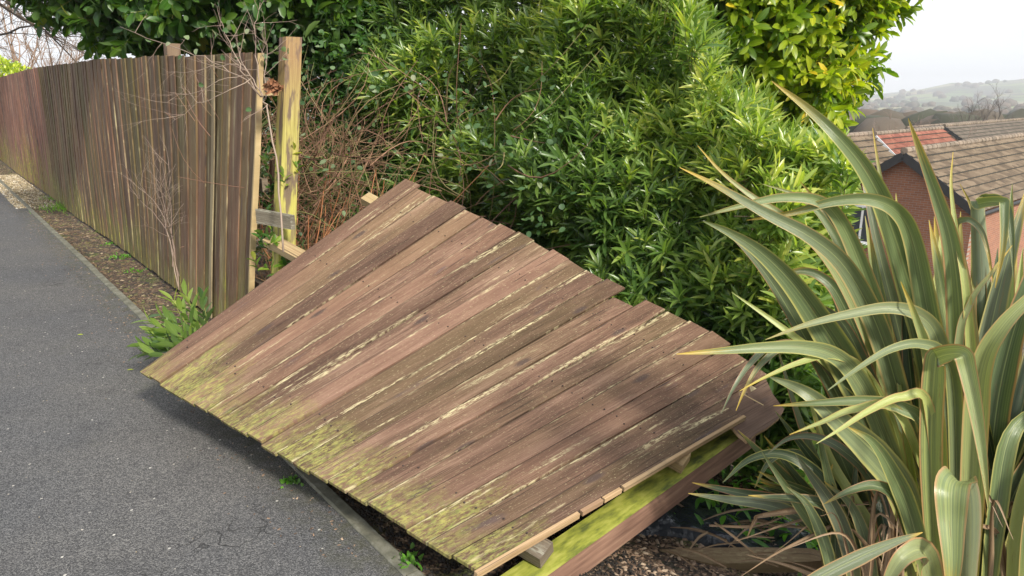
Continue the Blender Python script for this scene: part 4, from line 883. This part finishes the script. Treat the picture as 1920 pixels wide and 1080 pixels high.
# fallen leaves on the path
for i, (x, y, lb) in enumerate(((145, 628, 'tiny green leaf lying on the open asphalt'), (238, 694, 'pale green fallen leaf left of the panel corner'))):
    p = onz(x, y, .004); o_ = leaves_obj('fallen_leaf', M['lf_lime'], None, g([p]), g([[1, .5, 0.]]), g([[0, 0, 1.]]), g([.035]), g([.012]), shape='narrow', curl=.05); tag(o_, lb, 'leaf')
# black plastic sheet, crumpled on the soil under the post
n_ = 46; c0 = onz(1330, 960, -.30); P = []; 
for i in range(n_):
    for j in range(n_):
        a, b = i/(n_-1)-.5, j/(n_-1)-.5; x = c0[0]+a*1.25*(1+.15*math.sin(b*9)); y = c0[1]+.1+b*.8*(1+.2*math.sin(a*8))+a*.25
        q = mn.noise(Vector((x*4, y*4, 2)))*.05+abs(mn.noise(Vector((x*9+y*5, y*7, 6))))*.05
        P.append((x, y, ter(x, y)+.035+q-.1*smooth(max(abs(a), abs(b)), .42, .5)))
Q = [(i*n_+j, (i+1)*n_+j, (i+1)*n_+j+1, i*n_+j+1) for i in range(n_-1) for j in range(n_-1)]
tag(link('plastic_sheet', np_mesh('plastic_sheet', P, Q, None, True), M['plastic']), 'crumpled shiny black plastic sheet on the soil below the snapped post', 'plastic sheet')
# loose plank in the litter
m = MB(); z_ = -.27
top_ = [(1237, 1030), (1310, 1027), (1420, 1026), (1520, 1028), (1586, 1046)]; bot_ = [(1262, 1046), (1330, 1057), (1430, 1054), (1520, 1053), (1584, 1049)]
a = [onz(x, y, z_+.03) for x, y in top_]; b = [onz(x, y, z_) for x, y in bot_]; c = [p-g([0, 0, .05]) for p in b]; d = [p+g([0, .03, -.05]) for p in a]
ring = [a, b, c, d]; vs = [ring[k][i] for i in range(5) for k in range(4)]; at_ = [(i*.25, k*.05, .4) for i in range(5) for k in range(4)]
fs = [(i*4+k, i*4+4+k, i*4+4+(k+1) % 4, i*4+(k+1) % 4) for i in range(4) for k in range(4)]+[(0, 1, 2, 3), (19, 18, 17, 16)]
m.add(vs, fs, at_); o_ = m.build('loose_plank', wood('loose plank', (.07, .045, .03), (.15, .105, .07), (.24, .18, .12), lichen=.35, olive=.5)); tag(o_, 'loose pointed plank lying in bark litter at the bottom right', 'plank')
# ------------------------------------------------------------------ houses
def brickmat(name, c1, c2):
    t = NT(name); a = t.attr(); b = t.n('TexBrick', Vector=a, Color1=(*c1, 1), Color2=(*c2, 1), Mortar=(.34, .30, .26, 1), Scale=1., Mortar__Size=.006, Brick__Width=.225, Row__Height=.075)
    t.set(Base__Color=t.mix(t.math('MULTIPLY', t.noise(a, 3, 4), .5), b.outputs[0], (.16, .09, .06)), Roughness=.9); return t.m
M['brick'] = brickmat('red brick', (.42, .165, .085), (.31, .12, .065)); M['brick2'] = brickmat('orange brick', (.44, .20, .10), (.36, .15, .08))
def tilemat(name, a_, b_, c_):
    t = NT(name); p_ = t.pos(); v1 = t.n('TexVoronoi', Vector=p_, Scale=3.); n1 = t.noise(p_, 2.5, 5, .7)
    t.set(Base__Color=t.mix(t.math('MULTIPLY', t.step(t.noise(p_, 6, 5, .8), .55, .75), .5), t.ramp(t.math('ADD', t.math('MULTIPLY', t.sep(v1.outputs['Color'])[0], .4), t.math('MULTIPLY', n1, .6)), [(.3, a_), (.5, b_), (.7, c_)]), (.13, .125, .085)), Roughness=.9); return t.m
M['tile'] = tilemat('brown concrete tiles', (.090, .064, .042), (.145, .106, .070), (.20, .15, .10)); M['redtile'] = tilemat('red tiles', (.17, .055, .038), (.24, .085, .056), (.29, .12, .08))
M['tilelap'] = plain('shaded tile lap', (.035, .032, .024), .95, .4)  # near-black course risers: shade under each tile edge put into the colour
M['slate'] = tilemat('slate tiles', (.07, .075, .085), (.10, .105, .12), (.13, .135, .15)); M['white'] = plain('white upvc', (.80, .80, .79), .4, .05); M['blackfascia'] = plain('black fascia', (.03, .03, .032), .6, .3)
M['glass'] = NT('window glass').set(Base__Color=(.05, .06, .07), Roughness=.08).m; M['ridgetile'] = tilemat('ridge tiles', (.14, .11, .08), (.2, .16, .12), (.26, .2, .15))
def roof_plane(name, p_ridge0, p_ridge1, p_eave0, mat, parent, gauge=.33, tw=.30, rolls=True):
    """tiled slope: ridge0->ridge1, falling to eave0; stepped courses with rolls"""
    r0, r1, e0 = map(np.asarray, (p_ridge0, p_ridge1, p_eave0)); along = r1-r0; La = np.linalg.norm(along); along = along/La; dn = e0-r0; Ld = np.linalg.norm(dn); dn = dn/Ld
    nrm_ = np.cross(along, dn); nrm_ = nrm_ if nrm_[2] > 0 else -nrm_; nc = max(2, int(Ld/gauge)); na = max(4, int(La/tw*6)) if rolls else 2; P = []
    rows = []
    for c in range(nc): rows += [(c/nc, .0), ((c+1)/nc-.0005, .075)]
    prof_ = [.022*abs(math.sin(math.pi*(i/na)*La/tw)) if rolls else 0 for i in range(na+1)]
    for q, h in rows:
        for i in range(na+1): P.append(r0+along*La*i/na+dn*Ld*q+nrm_*(h+prof_[i]))
    n1 = na+1; Q = [(r*n1+i, r*n1+i+1, (r+1)*n1+i+1, (r+1)*n1+i) for r in range(len(rows)-1) for i in range(na)]
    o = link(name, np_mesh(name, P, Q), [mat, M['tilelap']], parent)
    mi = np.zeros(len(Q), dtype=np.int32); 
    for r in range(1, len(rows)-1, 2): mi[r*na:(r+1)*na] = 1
    o.data.polygons.foreach_set('material_index', mi); return o
def poly_wall(m, pts, th, nrm_, a0=0):
    """extruded flat polygon wall with brick coordinates"""
    pts = [np.asarray(p) for p in pts]; n = len(pts); ax = pts[1]-pts[0]; ax = ax/np.linalg.norm(ax); b = [p-np.asarray(nrm_)*th for p in pts]
    at_ = [(np.dot(p, ax)+a0, p[2], .5) for p in pts+b]
    m.add(pts+b, [tuple(range(n)), tuple(range(2*n-1, n-1, -1))]+[(i, i+n, (i+1) % n+n, (i+1) % n) for i in range(n)], at_)
def hdir(az): return g([math.sin(math.radians(az)), math.cos(math.radians(az)), 0.])
# house axes: ridges run along RV (receding right), gables along RU
RV = hdir(47.8); RU = hdir(47.8-90)
def gable_house(name, label, peak, half, drop, length, zb, wallm, roofm, bargem, group, bargew=.20, overh=.25, windows=(), back=False, rolls=True):
    root = empty(name, g([peak[0], peak[1], zb])+RV*length/2, label, 'house', group); pk = np.asarray(peak)
    slope = drop/half; ze = pk[2]-drop
    L_ = pk+RU*half-Z*drop; R_ = pk-RU*half-Z*drop; inn = RV*overh
    # walls
    m = MB(); hw = half-.25; zd = hw*slope
    poly_wall(m, [g([*(pk+RU*hw+inn)[:2], zb]), g([*(pk-RU*hw+inn)[:2], zb]), pk-RU*hw-Z*(zd+.12)+inn, pk-Z*.12+inn, pk+RU*hw-Z*(zd+.12)+inn], .25, -RV)
    q0 = pk-RU*hw+inn; q1 = q0+RV*(length-overh*2)
    poly_wall(m, [g([*q0[:2], zb])+RV*.25, g([*q1[:2], zb]), q1-Z*(zd+.12), q0-Z*(zd+.12)+RV*.25], .25, -RU)
    q0 = pk+RU*hw+inn; q1 = q0+RV*(length-overh*2)
    poly_wall(m, [g([*q1[:2], zb]), g([*q0[:2], zb])+RV*.25, q0-Z*(zd+.12)+RV*.25, q1-Z*(zd+.12)], .25, RU)
    wl = m.build('wall', wallm, root)
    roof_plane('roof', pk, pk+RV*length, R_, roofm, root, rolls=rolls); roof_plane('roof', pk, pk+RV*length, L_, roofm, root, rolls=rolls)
    m = MB()
    for E_ in (L_, R_):
        d = E_-pk; d = d/np.linalg.norm(d); m.bar(pk-RV*.03-Z*bargew*.42, E_-RV*.03-Z*bargew*.42, RV*.02, np.cross(d, RV)*bargew*.5)
    m.build('bargeboard', bargem, root)
    m = MB(); m.tube([pk+Z*.05-RV*.02, pk+RV*length+Z*.05], .11, 8)
    for i in range(int(length/.45)): m.tube([pk+RV*i*.45+Z*.05, pk+RV*(i*.45+.05)+Z*.05], .125, 8)
    m.build('ridge', M['ridgetile'], root)
    m = MB(); m.tube([R_+Z*-.03-RU*.06, R_+RV*length-Z*.03-RU*.06], .06, 8); m.build('gutter', bargem, root)
    for (a, zt, wdt, hgt) in windows:
        c = pk+RU*a+inn-RV*.02; c = g([c[0], c[1], zt-hgt/2]); m = MB()
        for sx in (-1, 0, 1): m.bar(c+RU*sx*wdt/2-Z*hgt/2, c+RU*sx*wdt/2+Z*hgt/2, RU*.035, RV*.03)
        for sz in (-1, 1): m.bar(c-RU*wdt/2+Z*sz*hgt/2, c+RU*wdt/2+Z*sz*hgt/2, RV*.034, Z*.035)
        m.bar(c-RU*(wdt/2+.08)-Z*(hgt/2+.06)-RV*.05, c+RU*(wdt/2+.08)-Z*(hgt/2+.06)-RV*.05, RV*.06, Z*.025)
        fr_ = m.build('window', M['white'], root); m = MB(); m.bar(c-RU*wdt/2+RV*.0, c+RU*wdt/2+RV*.0, RV*.008, Z*hgt/2); m.build('glass', M['glass'], fr_)
    return root
G1 = at(1695, 286, 23.5)
gable_house('house', 'nearest brick bungalow with black-edged gable and wide brown tiled roof', G1, 2.45, 1.7, 15, -5.8, M['brick'], M['tile'], M['blackfascia'], 'houses in the valley below', windows=((1.15, -2.25, 1.1, 1.25),), bargew=.26)
G2 = at(1640, 253, 34)
gable_house('house', 'house with orange-red tiled roof and white bargeboards behind the bungalow', G2, 2.3, 2.0, 9, -5.8, brickmat('brown brick', (.20, .12, .10), (.16, .09, .07)), M['redtile'], M['white'], 'houses in the valley below', bargew=.30)
G3 = at(1530, 262, 27.5)
gable_house('house', 'house with white gable trim half hidden behind the hedge', G3, 2.9, 2.4, 5.0, -5.8, M['brick2'], M['tile'], M['white'], 'houses in the valley below', bargew=.30)
G4 = at(1700, 240, 62)
gable_house('house', 'far house with plain blue-grey slate roof', G4, 3.2, 2.0, 26, -6.5, M['brick'], M['slate'], M['blackfascia'], 'houses in the valley below', rolls=False)
G5 = at(1770, 237, 50)
gable_house('house', 'dark brown tiled roof just above the bungalow ridge', G5, 3., 2.0, 26, -6.5, M['brick'], tilemat('dark tiles', (.08, .065, .05), (.12, .095, .075), (.16, .13, .10)), M['blackfascia'], 'houses in the valley below', rolls=False)
# ------------------------------------------------------------------ bare trees
def bare_tree(name, label, base, h, seed, mat, group, spread=.5, depth=4, r=None, sub=3, lean=(0, 0, 1)):
    rs_ = random.Random(seed); root = empty(name, base, label, 'tree', group); base = np.array(base); r = r or h*.022
    m = MB(); hub = Vector(base)+Vector(lean)*h*.3; m.tube([base-Z*.3, base*.5+np.array(hub)*.5+g([rs_.gauss(0, .03*h), 0, 0]), hub], [r, r*.85, r*.7], 7); m.build('trunk', mat, root, True)
    m = MB()
    for i in range(7): branch(m, hub-Vector((0, 0, 1))*rs_.uniform(0, .1)*h, Vector(lean)+Vector((rs_.gauss(0, spread), rs_.gauss(0, spread), 0)), h*rs_.uniform(.4, .62), r*.5, depth-1, rs_, .6, sub, .14, .03)
    m.build('crown', mat, root, True); return root
def gp3(x, y, fw, dz=0): p = at(x, y, fw); p[2] = ter(p[0], p[1])+dz; return p
bare_tree('bare_tree', 'bare winter tree with spreading crown above the far roofs', gp3(1838, 265, 75), 6.3, 3, M['tw_far'], 'bare winter trees beyond the houses', sub=4)
bare_tree('bare_tree', 'pollarded pale-stemmed tree with bundle of upright rods above the bungalow ridge', gp3(1780, 262, 46), 4.6, 4, M['tw_haze'], 'bare winter trees beyond the houses', spread=.16)
bare_tree('bare_tree', 'slender bare tree left of the spreading one', gp3(1815, 262, 80), 7., 6, M['tw_far'], 'bare winter trees beyond the houses', spread=.3)
bare_tree('bare_tree', 'bare tree half hidden at the right edge of the laurel tree', gp3(1690, 262, 60), 5.6, 8, M['tw_haze'], 'bare winter trees beyond the houses', sub=4)
# far left: low branches reaching over the path
rs = random.Random(77); root = empty('bare_tree', at(-330, 400, 14)*g([1, 1, 0]), 'bare dark-branched tree reaching over the fence at the far left', 'tree')
m = MB(); tb = at(-330, 400, 14)*g([1, 1, 0]); m.tube([tb, tb+g([.1, 0, 2.]), at(-190, -60, 14)], [.2, .16, .10], 8); m.build('trunk', M['tw_brown'], root, True)
m = MB()
for p0, p1, r in (((-190, -60, 14), (110, 25, 12), .05), ((-190, -60, 14), (130, 95, 12.5), .045), ((-190, -60, 14), (90, 62, 13), .04), ((-190, -60, 14), (60, 5, 12), .04), ((-100, 110, 14), (150, 70, 12), .03)):
    a, b = at(*p0), at(*p1); pts = [a+(b-a)*i/8+RNG.normal(0, .05, 3)+Z*.3*math.sin(i/8*math.pi) for i in range(9)]; m.tube(pts, [r*(1-.75*i/8) for i in range(9)], 5, rs.random())
    for j in range(15):
        i = rs.randint(3, 8); branch(m, pts[i], Vector(b-a).normalized()+Vector((rs.gauss(0, .4), rs.gauss(0, .4), rs.gauss(0, .4))), rs.uniform(.5, 1.3), r*.3, 2, rs, .6, 3, .12)
m.build('crown', M['tw_brown'], root, True)
# brown winter trees at far left
for i, (x, fw, h, s_) in enumerate(((-30, 34, 9.5, 11), (40, 36, 8.5, 12), (95, 40, 5.6, 13), (130, 42, 4.4, 14))):
    lbs = ['tallest russet winter tree at the left edge', 'russet winter tree above the lime hedge', 'lower russet winter tree beyond the fence', 'smallest russet winter tree where the fence top meets the sky']
    b = at(x, 174, fw); b[2] = -.4; bare_tree('winter_tree', lbs[i], b, h, s_, twig('russet twigs', (.34, .22, .15), (.40, .27, .19), (.28, .19, .13)), 'russet winter trees at far left', depth=4, sub=4, r=.10)
# lime hedge far left
k = 5200; lh = empty('lime_hedge', at(10, 174, 21)*g([1, 1, 0]), 'small lime-green clipped hedge beyond the far end of the fence', 'hedge')
d = norm(RNG.normal(0, 1, (k, 3))); d[:, 2] = np.abs(d[:, 2]); cc = at(-20, 174, 21); cc[2] = .6
P = cc+d*g([2.2, 1.2, 1.85])*(1-np.abs(RNG.normal(0, .06, k)))[:, None]*(1+.12*nz3(d, 4))[:, None]
leaves_obj('foliage', M['lf_lime'], lh, P, d+RNG.normal(0, .6, P.shape)+Z*.5, RNG.normal(0, .5, P.shape)+Z, np.full(k, .13), np.full(k, .06), shape='broad')
m = MB(); m.tube([cc*g([1, 1, 0])-Z*.2, cc], [.08, .05], 6); m.build('stem', M['tw_brown'], lh)
# far woodland: blobs of winter crowns in the valley
P = []; Q = []; rs = random.Random(9)
import bmesh
bm_ = bmesh.new(); bmesh.ops.create_icosphere(bm_, subdivisions=2, radius=1); iv = np.array([v.co[:] for v in bm_.verts]); fi = np.array([[v.index for v in f.verts] for f in bm_.faces]); bm_.free()
PV = []; FF = []; AA = []; off = 0
for i in range(1400):
    r = math.exp(rs.uniform(math.log(110), math.log(2600))); az = rs.uniform(20, 42); x = r*math.sin(math.radians(az)); y = r*math.cos(math.radians(az))
    if mn.noise(Vector((x*.006, y*.006, 5))) < -.02 and r > 200: continue
    s_ = rs.uniform(2.0, 4.5)*(1+r/1500); dsp = 1+.35*np.array([mn.noise(Vector(p*2.1+off)) for p in iv])
    PV.append(iv*dsp[:, None]*g([s_, s_, s_*.85])+g([x, y, ter(x, y)+s_*.35])); FF.append(fi+off); AA.append(np.tile([0, 0, rs.random()], (len(iv), 1))); off += len(iv)
t = NT('far woodland'); r_ = t.sep(t.attr())[2]; t.set(Base__Color=t.mix(t.math('MULTIPLY', t.noise(t.pos(), .9, 4, .8), .6), t.ramp(r_, [(0, (.05, .06, .035)), (.5, (.11, .085, .06)), (1, (.16, .115, .085))]), (.03, .03, .02)), Roughness=1.)
o_ = link('far_woodland', np_mesh('far_woodland', np.concatenate(PV), np.concatenate(FF), np.concatenate(AA)), t.m); o_['kind'] = 'stuff'
# ------------------------------------------------------------------ haze
HAZE = .00042
if HAZE:
    zt = 95.; m = MB(); m.box8([(-2000, -1600, -45), (4300, -1600, -45), (4300, 5600, -45), (-4300, 5600, -45), (-2000, -1600, zt), (4300, -1600, zt), (4300, 5600, zt), (-4300, 5600, zt)])
    m.v[0] = (-4300, -1600, -45); m.v[4] = (-4300, -1600, zt)
    hm = bpy.data.materials.new('air'); hm.use_nodes = True; nt = hm.node_tree; nt.nodes.clear(); oo = nt.nodes.new('ShaderNodeOutputMaterial'); pv = nt.nodes.new('ShaderNodeVolumePrincipled')
    pv.inputs['Color'].default_value = (.93, .96, 1, 1); pv.inputs['Density'].default_value = HAZE; nt.links.new(pv.outputs[0], oo.inputs['Volume'])
    hz = m.build('haze', hm); hz['kind'] = 'stuff'
bpy.data.materials.remove(M.pop('mulch'))
